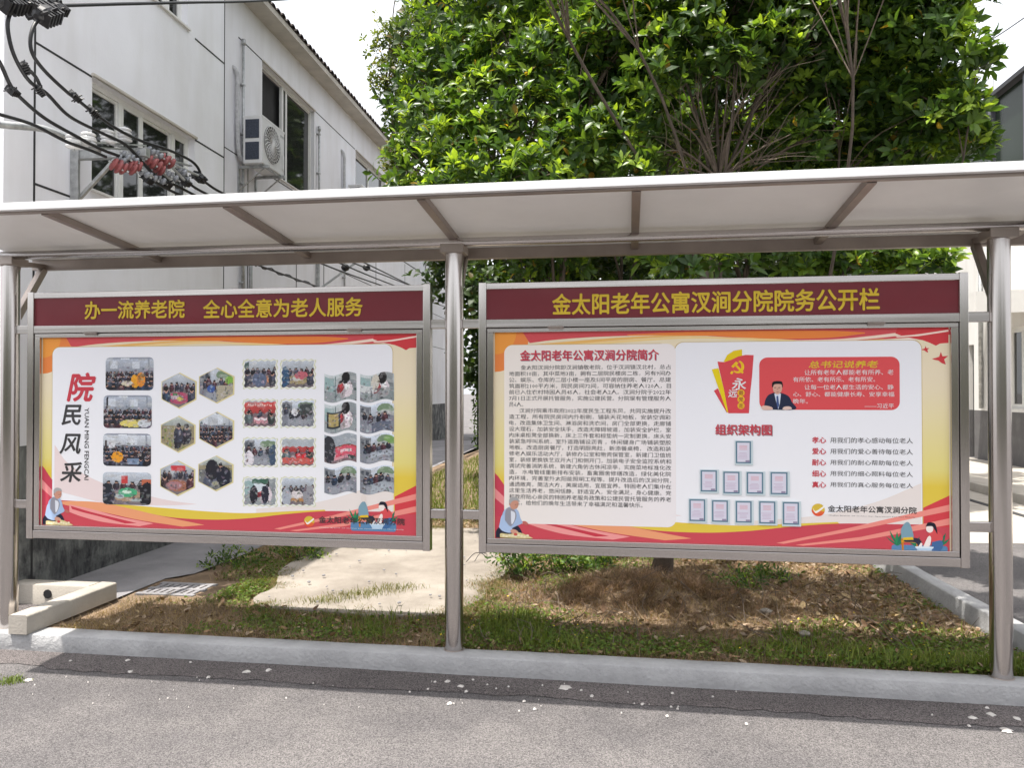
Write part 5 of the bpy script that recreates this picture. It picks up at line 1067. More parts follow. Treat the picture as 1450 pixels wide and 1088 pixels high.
def tube_np(mb, a, b, r0, r1, rs, bend=.12, n=6, seg=5):
    a, b = Vector(a), Vector(b); L = (b - a).length; mid = (a + b) / 2 + Vector(rs.randn(3).tolist()) * L * bend + Vector((0, 0, L * .08))
    pts = catmull([a, mid, b], seg); N = len(pts) - 1; mb.tube(pts, [r0 + (r1 - r0) * i / N for i in range(N + 1)], n); return pts
PALM = np.array([(.055, .11, .022), (.038, .080, .020), (.085, .15, .026), (.20, .30, .04), (.30, .20, .03)])
PALP = np.array([(.085, .12, .03), (.06, .10, .028), (.11, .15, .04), (.19, .22, .05), (.28, .20, .06)])
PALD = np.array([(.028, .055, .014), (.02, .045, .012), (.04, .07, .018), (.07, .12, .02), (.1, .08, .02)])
def tree(name, label, base, fork, puffs, nw, lsize, seed, pal=PALM, per=7, young=.22, trunk=.09, single=300, m='leaf', twigs=.25, droop=0., shell=.45, wr=.36, group=None, extra=()):
    rs = np.random.RandomState(seed); t = thing(name, label, 'tree', base, group); base = Vector(base); fork = Vector(fork)
    tk = MB(); pts = catmull([base + Vector((0, 0, -.05)), base * .6 + fork * .4 + Vector((rs.randn() * .05, rs.randn() * .05, 0)), fork], 6); N = len(pts) - 1
    tk.tube(pts, [trunk * (1.35 - .6 * min(1, i / 2)) if i < 2 else trunk * (.85 - .25 * i / N) for i in range(N + 1)], 12); tk.build('trunk', M['bark'], t, smooth=True)
    fine = MB(); pos, out, r, idx = crown_points(puffs, nw, rs, shell)
    for i, p in enumerate(puffs):
        if i % (3 if seed < 13 else 6): continue
        c = Vector(p[:3]); b = MB(); q = tube_np(b, fork - Vector((0, 0, rs.rand() * .3 * (fork.z - base.z))), c, trunk * .24, trunk * .09, rs); b.build('branch', M['bark'], t, smooth=True)
        sel = np.where(idx == i)[0]; sel = sel[:max(3, int(len(sel) * twigs))]
        for j in sel[:26]: s0 = q[rs.randint(len(q) // 2, len(q))]; tube_np(fine, s0, pos[j], trunk * .09, .004, rs, .10, 4, 3)
    for a, b_, r0 in extra: tube_np(fine, a, b_, r0, r0 * .3, rs, .05, 5, 4)
    fo = fine.build('twigs', M['twig'], t); fo['kind'] = 'stuff'
    P, D, U, L, C = make_leaves(pos, out, rs, *lsize, per, pal, young, droop); Wd = L * rs.uniform(.8, 1.2, len(L)) * wr * 2.6
    # nearest leaves become objects of their own
    near = np.zeros(len(P), bool)
    if single:
        cp = np.array([0, 0, CAMZ]); v = P - cp; fd = v @ np.array(cF); u_ = CXP + FPX * (v @ np.array(cR)) / fd; w_ = CYP - FPX * (v @ np.array(cU)) / fd
        vis = (u_ > 5) & (u_ < 1445) & (w_ > 5) & (w_ < 262 - .04 * u_ + 15); sc = np.where(vis, L / fd, 0); near[np.argsort(-sc)[:single]] = True
    V, F, Cc = leaves(P[~near], D[~near], U[~near], L[~near], Wd[~near], C[~near]); o = npmesh('foliage', V, F, M[m], Cc, t, smooth=False); o['kind'] = 'stuff'
    if single:
        prot = []
        for k in range(6):
            V, F, Cc = leaves(np.zeros((1, 3)), np.array([[1., 0, 0]]), np.array([[0, 0, 1.]]), np.ones(1), np.ones(1) * wr * 2.6, PALM[[0, 1, 2, 3, 3, 0]][k:k + 1] * (1, 1, 1, .9, 1.1, 1.2)[k])
            me = bpy.data.meshes.new('leaf'); me.from_pydata(V.tolist(), [], F.tolist()); at = me.color_attributes.new('Col', 'FLOAT_COLOR', 'CORNER'); at.data.foreach_set('color', np.tile(np.append(Cc[0], 1.), len(F) * 3).astype(np.float32)); me.materials.append(M[m]); prot.append(me)
        for j in np.where(near)[0]:
            d = Vector(D[j]).normalized(); s = Vector(U[j]).cross(d).normalized(); u = d.cross(s); me = prot[(3 + j % 2) if C[j][1] > .17 else (0, 1, 2, 5)[j % 4]]
            o = bpy.data.objects.new('leaf', me); COL.objects.link(o); o.parent = t; mm = Matrix((d, s, u)).transposed().to_4x4(); o.matrix_local = Matrix.Translation(Vector(P[j]) - base) @ mm @ Matrix.Diagonal((L[j], L[j] * rs.uniform(.8, 1.15), L[j], 1))
    return t
def puffpx(lst):                                     # (px, py, forward distance, rx, ry, rz)
    out = []
    for x, y, F, rx, ry, rz in lst: p = onD(x, y, F); out.append((p.x, p.y, p.z, rx, ry, rz))
    return out
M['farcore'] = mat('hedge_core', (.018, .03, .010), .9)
G = 'broadleaf trees planted behind the shelter'
# left front tree
A = puffpx([(590, 240, 8.2, .42, .4, .30), (650, 210, 8.0, .45, .45, .35), (700, 235, 7.5, .42, .4, .28), (755, 255, 7.2, .40, .4, .26), (620, 165, 8.6, .42, .5, .34), (690, 140, 8.2, .5, .5, .38), (760, 170, 7.8, .5, .5, .36), (820, 215, 7.4, .42, .4, .30), (650, 90, 8.8, .45, .5, .36), (720, 70, 8.4, .5, .5, .38),
            (790, 90, 8.0, .5, .5, .4), (840, 140, 7.8, .45, .5, .36), (600, 110, 9.2, .38, .4, .3), (640, 20, 9.0, .5, .5, .4), (730, -10, 8.6, .55, .55, .4), (820, 20, 8.2, .55, .5, .4), (690, -90, 8.8, .6, .6, .45), (790, -90, 8.6, .6, .6, .45), (700, 320, 8.6, .6, .6, .4), (780, 350, 8.4, .6, .6, .4), (600, 290, 9.2, .4, .5, .3), (860, 50, 7.6, .45, .45, .35), (880, 230, 8.0, .45, .45, .35), (650, 265, 7.6, .4, .35, .22)])
tree('broadleaf_tree', 'bushy bright green tree left of centre, its leaves overlapping the left roof end', (-.75, 8.6, .1), (-.8, 8.5, 2.6), A, 2700, (.10, .15), 11, per=7, young=.30, group=G)
# middle tree with open fork
fk = onD(1018, 246, 7.1)
Bp = puffpx([(880, 60, 7.6, .5, .5, .4), (930, 20, 7.4, .5, .5, .4), (1000, -10, 7.2, .55, .5, .4), (1070, 10, 7.2, .5, .5, .38), (900, 140, 7.8, .42, .45, .32), (870, 190, 7.2, .42, .35, .26), (1130, 60, 7.0, .45, .45, .36), (1060, 80, 7.7, .45, .4, .28), (950, 90, 7.9, .45, .4, .3), (1120, 140, 7.9, .45, .4, .32), (900, -70, 7.6, .6, .6, .4), (1010, -100, 7.4, .6, .6, .4), (1110, -70, 7.2, .6, .6, .4), (960, 200, 8.6, .5, .5, .4), (1090, 190, 8.6, .5, .5, .4),
             (985, 372, 5.75, .25, .2, .12), (940, 368, 5.9, .2, .2, .12), (1035, 366, 5.8, .18, .18, .10), (1000, 190, 7.7, .3, .3, .22), (1060, 215, 7.8, .3, .3, .22), (1010, 120, 7.6, .3, .25, .22), (940, 200, 7.4, .3, .3, .2), (1110, 230, 7.4, .3, .3, .2), (975, 60, 6.9, .4, .3, .28), (1045, 90, 6.8, .28, .25, .2), (1090, 60, 6.8, .35, .3, .25), (930, 110, 6.8, .3, .25, .2), (1150, 190, 6.9, .3, .25, .2), (900, 240, 6.9, .3, .25, .16), (1160, 110, 7.2, .4, .4, .3)])
Bp += [(a_ - .6, b_ - .15, c_, d_, e_, f_) for a_, b_, c_, d_, e_, f_ in [(-.7, 5.3, 5.4, .5, .45, .28), (-.1, 5.1, 5.3, .5, .4, .25), (.4, 5.3, 5.5, .55, .5, .3), (-.4, 5.8, 5.7, .6, .5, .3), (.2, 5.9, 5.9, .6, .5, .3), (.8, 5.7, 5.8, .6, .5, .3)]]  # unseen crown clumps above the view, added to shade the bed
rsx = np.random.RandomState(4); ex = []
for x, y, F in ((960, 110, 7.0), (945, 160, 6.8), (1000, 70, 7.1), (1040, 60, 7.2), (1080, 100, 7.0), (1110, 140, 6.8), (1120, 190, 6.6), (930, 215, 6.7), (1060, 130, 6.7), (985, 130, 6.8), (1140, 215, 6.7), (1100, 225, 6.5), (960, 235, 6.6)):
    e = onD(x, y, F); ex.append((fk - Vector((0, 0, .05)), e, .013))
    for _ in range(5): a = fk.lerp(e, rsx.uniform(.3, .9)); ex.append((a, e + Vector((rsx.randn() * .28, rsx.randn() * .2, rsx.uniform(-.1, .35))), .004))
tree('broadleaf_tree', 'middle tree whose bare grey forked branches show above the canopy', (.27, 6.75, .1), tuple(fk), Bp, 3000, (.10, .148), 12, per=7, young=.24, trunk=.075, group=G, extra=ex)
# right tree
Cp = puffpx([(1180, 30, 7.0, .45, .45, .36), (1240, 20, 6.8, .45, .45, .34), (1300, 40, 6.6, .42, .4, .3), (1340, 70, 6.5, .30, .3, .22), (1200, 100, 7.2, .45, .45, .34), (1270, 110, 6.9, .42, .4, .3), (1330, 150, 6.6, .34, .35, .24), (1365, 165, 6.4, .24, .25, .16), (1250, 180, 7.2, .4, .4, .3), (1310, 205, 6.9, .34, .35, .24), (1370, 205, 6.7, .2, .25, .16), (1200, 190, 7.6, .42, .45, .32), (1385, 85, 6.4, .12, .14, .12), (1350, 10, 6.7, .3, .3, .24), (1290, -40, 6.8, .5, .5, .4), (1190, -60, 7.0, .55, .5, .4), (1160, 230, 7.8, .4, .4, .28), (1300, 375, 6.8, .3, .3, .12), (1220, 372, 7.0, .4, .35, .14), (1150, 374, 7.2, .4, .4, .14), (1335, 370, 6.4, .14, .15, .09), (1240, 240, 7.4, .45, .4, .28)])
Cp += [(a_ - .35, b_ - .1, c_, d_, e_, f_) for a_, b_, c_, d_, e_, f_ in [(.9, 5.1, 5.3, .45, .4, .25), (1.4, 5.3, 5.4, .5, .45, .28), (1.5, 5.9, 5.6, .6, .5, .3), (2.0, 5.7, 5.4, .5, .5, .3), (1.0, 5.6, 6.0, .55, .45, .3)]]  # more clumps added overhead, out of view, to cast ground shade
tree('broadleaf_tree', 'right hand tree with glossy leaves spreading over the sky gap by the dark glazing', (1.55, 7.4, .1), (1.75, 7.3, 2.6), Cp, 2900, (.10, .145), 13, per=7, young=.26, trunk=.07, group=G, twigs=.12)
# paler small-leaved tree behind on the left
Dp = puffpx([(560, 60, 13, .5, .5, .45), (545, 110, 13, .35, .4, .35), (590, 120, 13, .5, .5, .5), (575, 180, 13.2, .45, .5, .4), (610, 40, 13.4, .6, .6, .5), (600, -20, 13.5, .6, .6, .5), (650, -60, 13.5, .7, .7, .6), (620, 180, 13.4, .6, .6, .5), (680, 60, 13.6, .8, .8, .6), (650, 120, 13.6, .8, .8, .6), (560, 225, 13.2, .35, .4, .3), (760, 40, 13.8, .9, .9, .7)])
tree('camphor_tree', 'paler small leaved tree rising behind the roof end at left of the trees', (-2.3, 13.5, .1), (-2.2, 13.4, 4.0), Dp, 3600, (.06, .10), 14, PALP, 6, .3, .14, 0, 'farleaf', .1, .15, .3, .42)
# dark trees filling the background
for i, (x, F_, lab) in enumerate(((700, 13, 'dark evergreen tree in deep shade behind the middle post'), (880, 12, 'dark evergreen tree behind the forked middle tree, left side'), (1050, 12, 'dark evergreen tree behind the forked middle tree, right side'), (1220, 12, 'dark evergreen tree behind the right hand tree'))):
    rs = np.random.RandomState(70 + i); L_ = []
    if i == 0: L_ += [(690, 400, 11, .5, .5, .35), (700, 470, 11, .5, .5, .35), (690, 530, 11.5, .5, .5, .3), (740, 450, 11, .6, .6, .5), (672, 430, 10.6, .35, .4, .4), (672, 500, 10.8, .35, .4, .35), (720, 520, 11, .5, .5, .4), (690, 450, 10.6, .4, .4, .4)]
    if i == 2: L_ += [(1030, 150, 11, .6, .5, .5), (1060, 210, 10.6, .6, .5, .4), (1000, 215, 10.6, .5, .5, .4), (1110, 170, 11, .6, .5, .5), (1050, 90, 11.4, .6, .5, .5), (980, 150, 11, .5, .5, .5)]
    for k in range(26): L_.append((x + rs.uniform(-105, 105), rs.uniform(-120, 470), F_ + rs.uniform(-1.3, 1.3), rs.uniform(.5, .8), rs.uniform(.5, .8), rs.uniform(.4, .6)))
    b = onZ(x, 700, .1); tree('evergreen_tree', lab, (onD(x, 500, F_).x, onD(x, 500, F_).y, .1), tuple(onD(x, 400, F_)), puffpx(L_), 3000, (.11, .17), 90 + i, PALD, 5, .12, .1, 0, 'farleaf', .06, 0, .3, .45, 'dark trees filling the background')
tl = [(rs.uniform(-2.2, 3.5), rs.uniform(23, 27), rs.uniform(3, 14), rs.uniform(1, 1.6), rs.uniform(1, 1.6), rs.uniform(.8, 1.2)) for _ in range(46)]  # mostly hidden tree, added so the tall window reflects dark foliage
tree('evergreen_tree', 'tall dark tree far behind the others, added for the left windows to reflect', (.6, 25, .1), (.6, 25, 4), tl, 5200, (.25, .4), 97, PALD, 5, .12, .2, 0, 'farleaf', .04, 0, .3, .5, 'dark trees filling the background')

h = thing('garden_hedge', 'dark clipped hedge closing the garden far behind the slab, seen between the boards', 'hedge', (-1, 21, 0))
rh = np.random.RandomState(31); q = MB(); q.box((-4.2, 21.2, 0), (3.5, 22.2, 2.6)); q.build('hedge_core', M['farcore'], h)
n = 9000; P = np.stack([rh.uniform(-4.3, 3.6, n), 21.1 + .15 * rh.randn(n), rh.uniform(0, 3.1, n)], -1)
V_, F_, C_ = leaves(P, rh.randn(n, 3) + [0, -.6, .3], rh.randn(n, 3), rh.uniform(.10, .18, n), rh.uniform(.08, .14, n), PALD[rh.randint(0, 4, n)] * rh.uniform(.6, 1.4, (n, 1))); npmesh('foliage', V_, F_, M['farleaf'], C_, h)['kind'] = 'stuff'
# ============================================================ LOW PLANTS, GRASS, LITTER
rs = np.random.RandomState(21)
def sstep(a, b, x): t = np.clip((x - a) / (b - a), 0, 1); return t * t * (3 - 2 * t)
ringA = np.array([(p.x, p.y) for p in ph])
def in_slab(X, Y):
    X = X + .16 * (fbm(X * 5, Y * 5) - .5) + 0; Y = Y + .16 * (fbm(X * 5 + 20, Y * 5) - .5)
    ins = np.zeros(X.shape, bool); j = len(ringA) - 1
    for i in range(len(ringA)):
        xi, yi = ringA[i]; xj, yj = ringA[j]; ins ^= ((yi > Y) != (yj > Y)) & (X < (xj - xi) * (Y - yi) / (yj - yi + 1e-12) + xi); j = i
    return ins
def allowed(X, Y):
    a = (Y > 4.59) & (X < 2.30 - (Y - 4.58) * .055) & ~in_slab(X, Y) & (X > -3.72 + .0 * Y)
    pathx = np.interp(Y, [5.27, 5.9, 7, 9, 24], [-3.62, -3.42, -3.62, -3.75, -4.3]); a &= ~((X < pathx) & (Y > 5.3)); a &= ~((X < -3.1) & (Y > 5.36) & (Y < 5.95)); return a
def gmask(X, Y):                                       # how green the ground is
    m = .25 + .9 * (fbm(X * 1.9 + 2, Y * 2.3 + 1) - .35)
    m += .75 * np.exp(-((Y - 4.78) / .20) ** 2) * sstep(-3.1, -2.5, X) * (.0 + 1.1 * vnoise(X * 1.7 + 5, Y * 2)) * (1 - .5 * sstep(-.6, .2, X) * (1 - sstep(1.0, 1.5, X)))
    m += .5 * np.exp(-(((X + 2.95) / .5) ** 2 + ((Y - 5.9) / .8) ** 2)) + .55 * np.exp(-(((X - 1.9) / .35) ** 2 + ((Y - 5.0) / .35) ** 2)) + .7 * np.exp(-(((X + .75) / .35) ** 2 + ((Y - 5.1) / .4) ** 2))
    m -= .25 * vnoise(X * 4.1, Y * 4.1 + 8); m -= .9 * np.exp(-(((X - .25) / .7) ** 2 + ((Y - 5.75) / .5) ** 2)); m -= .8 * np.exp(-(((X + 3.3) / .6) ** 2 + ((Y - 4.95) / .25) ** 2)); m -= .35 * np.exp(-(((X - 1.2) / .9) ** 2 + ((Y - 6.0) / .7) ** 2)); m += .5 * sstep(8.6, 9.6, Y); return m
def scatter(n, x0, x1, y0, y1, prob):
    X = rs.uniform(x0, x1, n * 4); Y = y0 + (y1 - y0) * rs.rand(n * 4) ** 1.3; k = allowed(X, Y) & (rs.rand(n * 4) < prob(X, Y)); return X[k][:n], Y[k][:n]
def blades(name, X, Y, h, w, col, lean, label, cat, clump=0):
    n = len(X); Z = bed_z(X, Y) - .006; a = rs.rand(n) * 6.283; ld = np.stack([np.cos(a), np.sin(a)], -1) * (lean * h * rs.rand(n))[:, None]; b = rs.rand(n) * 6.283; wd = np.stack([np.cos(b), np.sin(b)], -1) * w[:, None] / 2
    P = np.zeros((n, 5, 3)); P[:, 0, :2] = np.stack([X, Y], -1) - wd; P[:, 1, :2] = np.stack([X, Y], -1) + wd; P[:, 0, 2] = P[:, 1, 2] = Z
    m = np.stack([X, Y], -1) + ld * .35; P[:, 2, :2] = m - wd * .8; P[:, 3, :2] = m + wd * .8; P[:, 2, 2] = P[:, 3, 2] = Z + h * .6; P[:, 4, :2] = np.stack([X, Y], -1) + ld; P[:, 4, 2] = Z + h * (1 - .25 * lean * rs.rand(n))
    F = np.array([(0, 1, 3), (0, 3, 2), (2, 3, 4)]); FF = (F[None] + (np.arange(n) * 5)[:, None, None]).reshape(-1, 3); return tag(npmesh(name, P.reshape(-1, 3), FF, M['grass'], np.repeat(col, 3, 0)), label, cat, kind='stuff')
def cmix(n, a, b, s=.25): t = rs.rand(n, 1); return (np.array(a) * (1 - t) + np.array(b) * t) * rs.uniform(1 - s, 1 + s, (n, 1))
X, Y = scatter(36000, -3.8, 2.3, 4.59, 9.5, lambda x, y: np.clip(gmask(x, y), .02, 1) ** 1.3)
tall = .5 + .9 * vnoise(X * 3, Y * 3)
blades('grass', X, Y, rs.uniform(.018, .06, len(X)) * tall, rs.uniform(.003, .006, len(X)), cmix(len(X), (.065, .10, .022), (.17, .17, .06), .35), .9, 'short green grass growing in patches over the planting bed', 'grass')
X, Y = scatter(3500, -2.6, 2.3, 4.60, 5.35, lambda x, y: np.clip(1.5 * gmask(x, y) - .35, 0, 1) * (vnoise(x * 2.6 + 3, y * 2) > .42)); blades('tall_grass', X, Y, rs.uniform(.06, .15, len(X)), rs.uniform(.004, .007, len(X)), cmix(len(X), (.08, .13, .02), (.17, .20, .05)), .9, 'taller bright grass tufts along the back of the kerb', 'grass')
X, Y = scatter(52000, -3.8, 2.3, 4.59, 9, lambda x, y: np.clip(.95 - gmask(x, y), .22, 1)); blades('dry_grass', X, Y, rs.uniform(.02, .07, len(X)), rs.uniform(.002, .0045, len(X)), cmix(len(X), (.32, .25, .16), (.20, .14, .09)), 2.4, 'dry straw coloured grass lying over bare soil', 'dry grass')
# heap of dead straw beside the trunk
n = 16000; cx = rs.randn(n) * .50 + .1; cy = rs.randn(n) * .30 + 5.95; k = allowed(cx, cy) & (vnoise(cx * 9, cy * 9) > .38); cx, cy = cx[k], cy[k]; o = blades('straw_heap', cx, cy, rs.uniform(.02, .13, len(cx)) * (.4 + vnoise(cx * 7, cy * 7)), rs.uniform(.0015, .005, len(cx)), cmix(len(cx), (.30, .20, .14), (.09, .06, .04)) * (.55 + .9 * vnoise(cx * 11 + 3, cy * 11))[:, None], 2.6, 'brown heap of dead matted stalks around the tree foot', 'straw heap')
n = 22000; X, Y = scatter(n, -3.6, 2.3, 9, 20, lambda x, y: np.ones_like(x)); blades('far_grass', X, Y, rs.uniform(.05, .14, len(X)), rs.uniform(.008, .014, len(X)), cmix(len(X), (.10, .15, .03), (.18, .22, .05)), .9, 'sunlit grass seen between the two boards behind the slab', 'grass')
# clover-like ground cover: small leaves near the ground
LV = np.array([(0, 0, 0), (.5, .45, .05), (.5, -.45, .05), (1, 0, 0)]); LF = np.array([(0, 2, 1), (1, 2, 3)])
def ground_leaves(name, X, Y, size, col, lift, flat, m, label, cat, V=LV, F=LF, w=1.0):
    n = len(X); Z = bed_z(X, Y) + lift; a = rs.rand(n) * 6.283; d = np.stack([np.cos(a), np.sin(a), flat * rs.randn(n)], -1); up = np.stack([rs.randn(n) * flat, rs.randn(n) * flat, np.ones(n)], -1)
    V_, F_, C_ = leaves(np.stack([X, Y, Z], -1), d, up, size, size * w, col, V, F); return tag(npmesh(name, V_, F_, M[m], C_), label, cat, kind='stuff')
X, Y = scatter(26000, -3.4, 2.3, 4.59, 7.5, lambda x, y: np.clip(1.3 * gmask(x, y) - .25, 0, 1)); ground_leaves('ground_cover', X, Y, rs.uniform(.012, .028, len(X)), cmix(len(X), (.06, .12, .02), (.14, .19, .03)), rs.uniform(.004, .045, len(X)), .5, 'grass', 'low small leaved weeds mixed into the grass behind the kerb', 'weeds', w=1.0)
X, Y = scatter(70, -2, 1.9, 4.62, 5.6, lambda x, y: np.clip(gmask(x, y), 0, 1)); ground_leaves('yellow_flowers', X, Y, rs.uniform(.010, .016, len(X)), cmix(len(X), (.7, .55, .02), (.75, .6, .05)), rs.uniform(.05, .07, len(X)), .3, 'grass', 'tiny yellow flowers dotted through the grass by the kerb', 'flowers')
# fallen leaves: curled blades; the largest ones individual objects
DLV = np.array([(0, 0, 0), (.3, .22, .08), (.3, 0, 0), (.3, -.22, .07), (.68, .2, .10), (.68, 0, .03), (.68, -.2, .12), (1, 0, .12)]); DCOL = [(.24, .15, .09), (.17, .105, .065), (.34, .26, .19), (.11, .07, .045), (.27, .20, .11)]
pl = lambda x, y: np.clip(.20 + 1.1 * np.exp(-(((x - 1.75) / .5) ** 2 + ((y - 5.7) / .9) ** 2)) + .9 * np.exp(-(((x - 1.3) / .9) ** 2 + ((y - 7) / .8) ** 2)) + .35 * np.exp(-(((x - .6) / .8) ** 2 + ((y - 5.1) / .3) ** 2)) + .5 * sstep(8.2, 8.6, y), 0, 1)
X, Y = scatter(9000, -3.4, 2.28, 4.6, 10, pl); n = len(X); c = np.array(DCOL)[rs.randint(0, 5, n)] * rs.uniform(.7, 1.3, (n, 1))
ground_leaves('leaf_litter', X, Y, rs.uniform(.03, .065, n), c, rs.uniform(.005, .03, n), .35, 'litter', 'brown fallen leaves littering the soil under the trees', 'leaf litter', DLV, LEAFF, 1.0)
X, Y = scatter(90, -.2, 2.25, 4.62, 6.4, pl); me_ = []
for k in range(5):
    me = bpy.data.meshes.new('fallen_leaf'); me.from_pydata((DLV * (1, 1, 1)).tolist(), [], LEAFF.tolist()); at = me.color_attributes.new('Col', 'FLOAT_COLOR', 'CORNER'); at.data.foreach_set('color', np.tile(np.append(np.array(DCOL[k]) * 1.15, 1.), 24).astype(np.float32)); me.materials.append(M['litter']); me_.append(me)
for i in range(len(X)):
    o = bpy.data.objects.new('fallen_leaf', me_[i % 5]); COL.objects.link(o); o.location = (X[i], Y[i], float(bed_z(X[i:i + 1], Y[i:i + 1])[0]) + .028); o.rotation_euler = (rs.randn() * .3, rs.randn() * .3, rs.rand() * 6.28); s_ = rs.uniform(.055, .09); o.scale = (s_, s_, s_); o.location -= WORLD['soil']; o.parent = SOIL
# leafy low bushes behind the slab edge and under the right board
def bush(label, spots, n, ls, pal, seed, group=None):
    r = np.random.RandomState(seed); c = np.mean([s[:2] for s in spots], 0); t = thing('low_bush', label, 'bush', (float(c[0]), float(c[1]), .1), group)
    pos, out, rr, idx = crown_points([(x, y, z, a, a, b) for x, y, z, a, b in spots], n, r, .3); pos[:, 2] = np.maximum(pos[:, 2], .13)
    st = MB()
    for j in range(0, len(pos), 9): s = spots[idx[j]]; tube_np(st, (s[0] + r.randn() * .03, s[1] + r.randn() * .03, .08), pos[j], .005, .002, r, .1, 4, 3)
    st.build('stems', M['twig'], t)['kind'] = 'stuff'
    P, D, U, L, C = make_leaves(pos, out, r, *ls, 5, pal, .25); V, F, Cc = leaves(P, D, U, L, L * .9, C); npmesh('foliage', V, F, M['farleaf'], Cc, t)['kind'] = 'stuff'
p1 = onZ(735, 812, .15); p2 = onZ(790, 805, .15)
bush('dark green low bush at the slab edge under the left end of the right board', [(p1.x, p1.y, .27, .20, .17), (p2.x, p2.y, .25, .24, .16), (p2.x + .3, p2.y + .2, .17, .2, .09)], 380, (.035, .06), PALM, 5)
p3 = onZ(1050, 832, .12); bush('small dark weed clump in the middle of the leaf litter', [(p3.x, p3.y, .16, .22, .09), (p3.x + .3, p3.y + .3, .16, .2, .08)], 110, (.03, .05), PALM, 6)
p4 = onZ(330, 797, .12); bush('low dark weeds in the building shade beside the grey path', [(p4.x, p4.y, .15, .30, .08), (p4.x + .5, p4.y + .3, .16, .3, .08), (-2.7, 7.6, .2, .4, .15)], 420, (.03, .05), PALM, 7)
# twigs lying in the bed, stones
q = MB()
for k in range(260):
    x, y = rs.uniform(-.9, 2.2), rs.uniform(4.65, 6.8)
    if not allowed(np.array([x]), np.array([y]))[0]: continue
    z = float(bed_z(np.array([x]), np.array([y]))[0]); a = rs.rand() * 6.28; L_ = rs.uniform(.05, .28); e = Vector((x + L_ * math.cos(a), min(y + L_ * math.sin(a), 7), z + rs.uniform(.01, .14)))
    tube_np(q, (x, max(y, 4.62), z), (e.x, max(e.y, 4.62), e.z), .0035, .0015, rs, .12, 4, 3)
tag(q.build('fallen_twigs', M['twig'], None), 'thin dead twigs scattered over the bed under the right board', 'twigs', kind='stuff')
for px, py, s_, lab in ((962, 832, .045, 'rounded pinkish stone beside the tree foot'), (1085, 868, .03, 'small pale stone on the lit strip under the right board'), (1140, 900, .028, 'flat pale stone scrap in the grass right of centre')):
    b = bmesh.new(); bmesh.ops.create_icosphere(b, subdivisions=3, radius=1); c = onZ(px, py, .14)
    for v in b.verts: k = 1 + .16 * math.sin(v.co.x * 3 + px) * math.cos(v.co.y * 4) + .08 * math.sin(v.co.z * 6 + 1); v.co = Vector((v.co.x * s_ * 1.3 * k, v.co.y * s_ * k, v.co.z * s_ * .7 * k))
    me = bpy.data.meshes.new('stone'); b.to_mesh(me); b.free(); me.polygons.foreach_set('use_smooth', [True] * len(me.polygons)); me.materials.append(M['slab']); o = link('stone', me, c + Vector((0, 0, s_ * .3))); tag(o, lab, 'stone')
# pebbles and weeds on the slab
q = MB(); rg = random.Random(5)
for k in range(70):
    x, y = rg.uniform(-2.9, -1.1), rg.uniform(5.2, 8.2)
    if in_slab(np.array([x]), np.array([y]))[0]: s_ = rg.uniform(.006, .016); c = Vector((x, y, .139)); q.lathe(c, (rg.uniform(-.2, .2), 0, 1), [(0, s_ * .8), (s_ * .4, s_), (s_ * .9, s_ * .5)], 6)
tag(q.build('gravel_bits', M['path'], None), 'small grey gravel bits lying on the pale slab', 'gravel', kind='stuff')
# weeds in a slab crack
c0 = onZ(490, 850, .137); n = 900; X = c0.x + rs.randn(n) * .10 + np.linspace(-.25, .35, n); Y = c0.y + np.linspace(-.1, .45, n) + rs.randn(n) * .035
o = blades('slab_weeds', X, Y, rs.uniform(.02, .05, n), rs.uniform(.003, .005, n), cmix(n, (.12, .15, .05), (.25, .22, .12)), 1.2, 'sparse greyish weeds growing from a crack in the pale slab', 'weeds'); o.location.z += .04
c0 = onZ(14, 966, 0); n = 160; X = c0.x + rs.randn(n) * .045; Y = c0.y + rs.randn(n) * .03
o = blades('kerb_weed', X, Y, rs.uniform(.02, .045, n), rs.uniform(.004, .007, n), cmix(n, (.1, .15, .04), (.16, .2, .06)), 1.2, 'small green weed growing on the road at the far left', 'weeds'); o.location.z -= float(bed_z(np.array([c0.x]), np.array([c0.y]))[0]) - .004

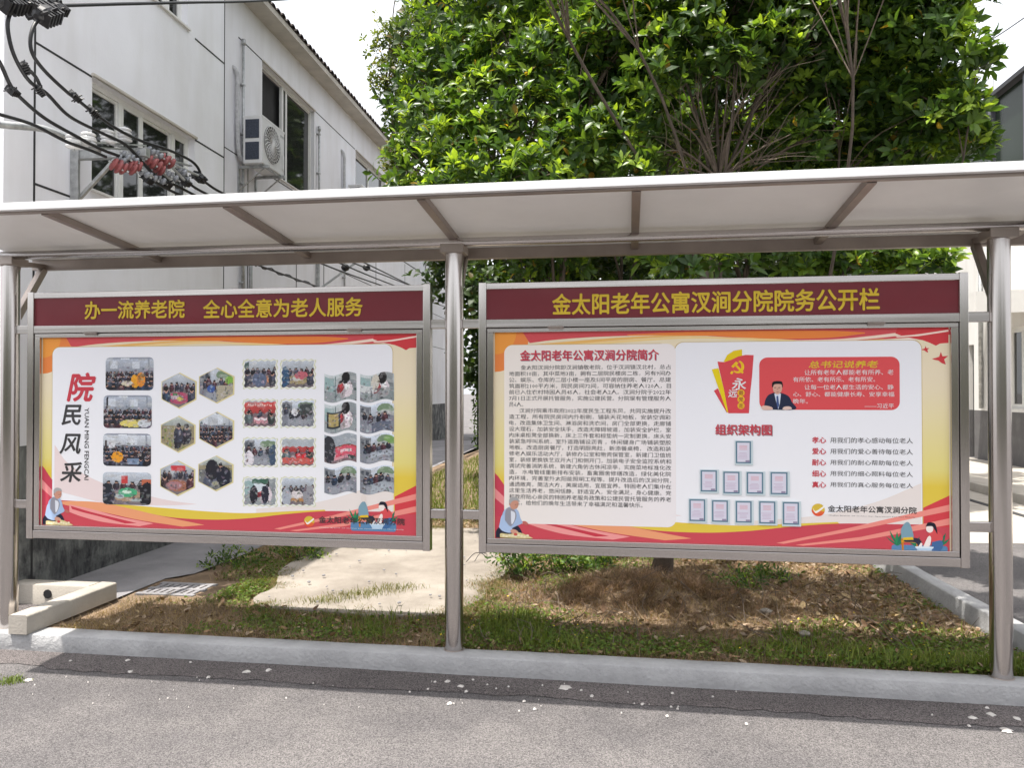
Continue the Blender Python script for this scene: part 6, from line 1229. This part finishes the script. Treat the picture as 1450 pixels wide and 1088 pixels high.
# ragged growth creeping over the slab edge
n = 26000; k_ = rs.randint(0, len(ringA), n); off = np.abs(rs.randn(n, 2)) * .07 * np.sign(rs.randn(n, 2)); X = ringA[k_, 0] + rs.randn(n) * .04 + off[:, 0]; Y = ringA[k_, 1] + rs.randn(n) * .04 + off[:, 1]
g = (vnoise(X * 4 + 2, Y * 4) > .45) & (Y > 5.0) & (Y < 8.6); X, Y = X[g], Y[g]; n = len(X)
gr_ = rs.rand(n, 1) < .45; c = np.where(gr_, cmix(n, (.07, .11, .025), (.16, .17, .05)), cmix(n, (.30, .235, .15), (.18, .13, .085)))
o = blades('edge_weeds', X, Y, rs.uniform(.015, .055, n), rs.uniform(.002, .005, n), c, 1.8, 'ragged weeds and dry grass creeping over the edges of the pale slab', 'weeds'); o.location.z += .012
# ============================================================ BEHIND THE VIEWPOINT (unseen foliage, added for the steel to reflect)
rsb = np.random.RandomState(3); mb = MB(); xs = np.linspace(-22, 20, 60); zs = np.linspace(0, 1, 14); V = []; F = []
for i, x in enumerate(xs):
    top = 3.0 + 2.0 * float(fbm(x * .35, 3))
    for j, z in enumerate(zs): V.append((x, -13 + 1.3 * float(fbm(x * .7, z * 5)) - 1.2 * z * z, z * top + .3 * float(fbm(x * 2, z * 9))))
    if i:
        for j in range(13): a = (i - 1) * 14 + j; F.append((a, a + 14, a + 15, a + 1))
reflected_wall = npmesh('reflected_belt', V, F, M['farleaf'], np.array([(.075, .08, .06)]) * rsb.uniform(.6, 1.4, (len(F), 1)))
n = 5000; P = np.array(V)[rsb.randint(0, len(V), n)] + rsb.randn(n, 3) * .35; P[:, 2] = np.maximum(P[:, 2], .1)
V_, F_, C_ = leaves(P, rsb.randn(n, 3), rsb.randn(n, 3), rsb.uniform(.2, .4, n), rsb.uniform(.15, .3, n), np.array([(.07, .08, .05)]) * rsb.uniform(.5, 1.4, (n, 1)))
lf = npmesh('belt_foliage', V_, F_, M['farleaf'], C_, reflected_wall); lf['kind'] = 'stuff'
tag(reflected_wall, 'unseen belt of dull green foliage added behind the viewpoint for the steel to reflect', 'trees', kind='stuff')
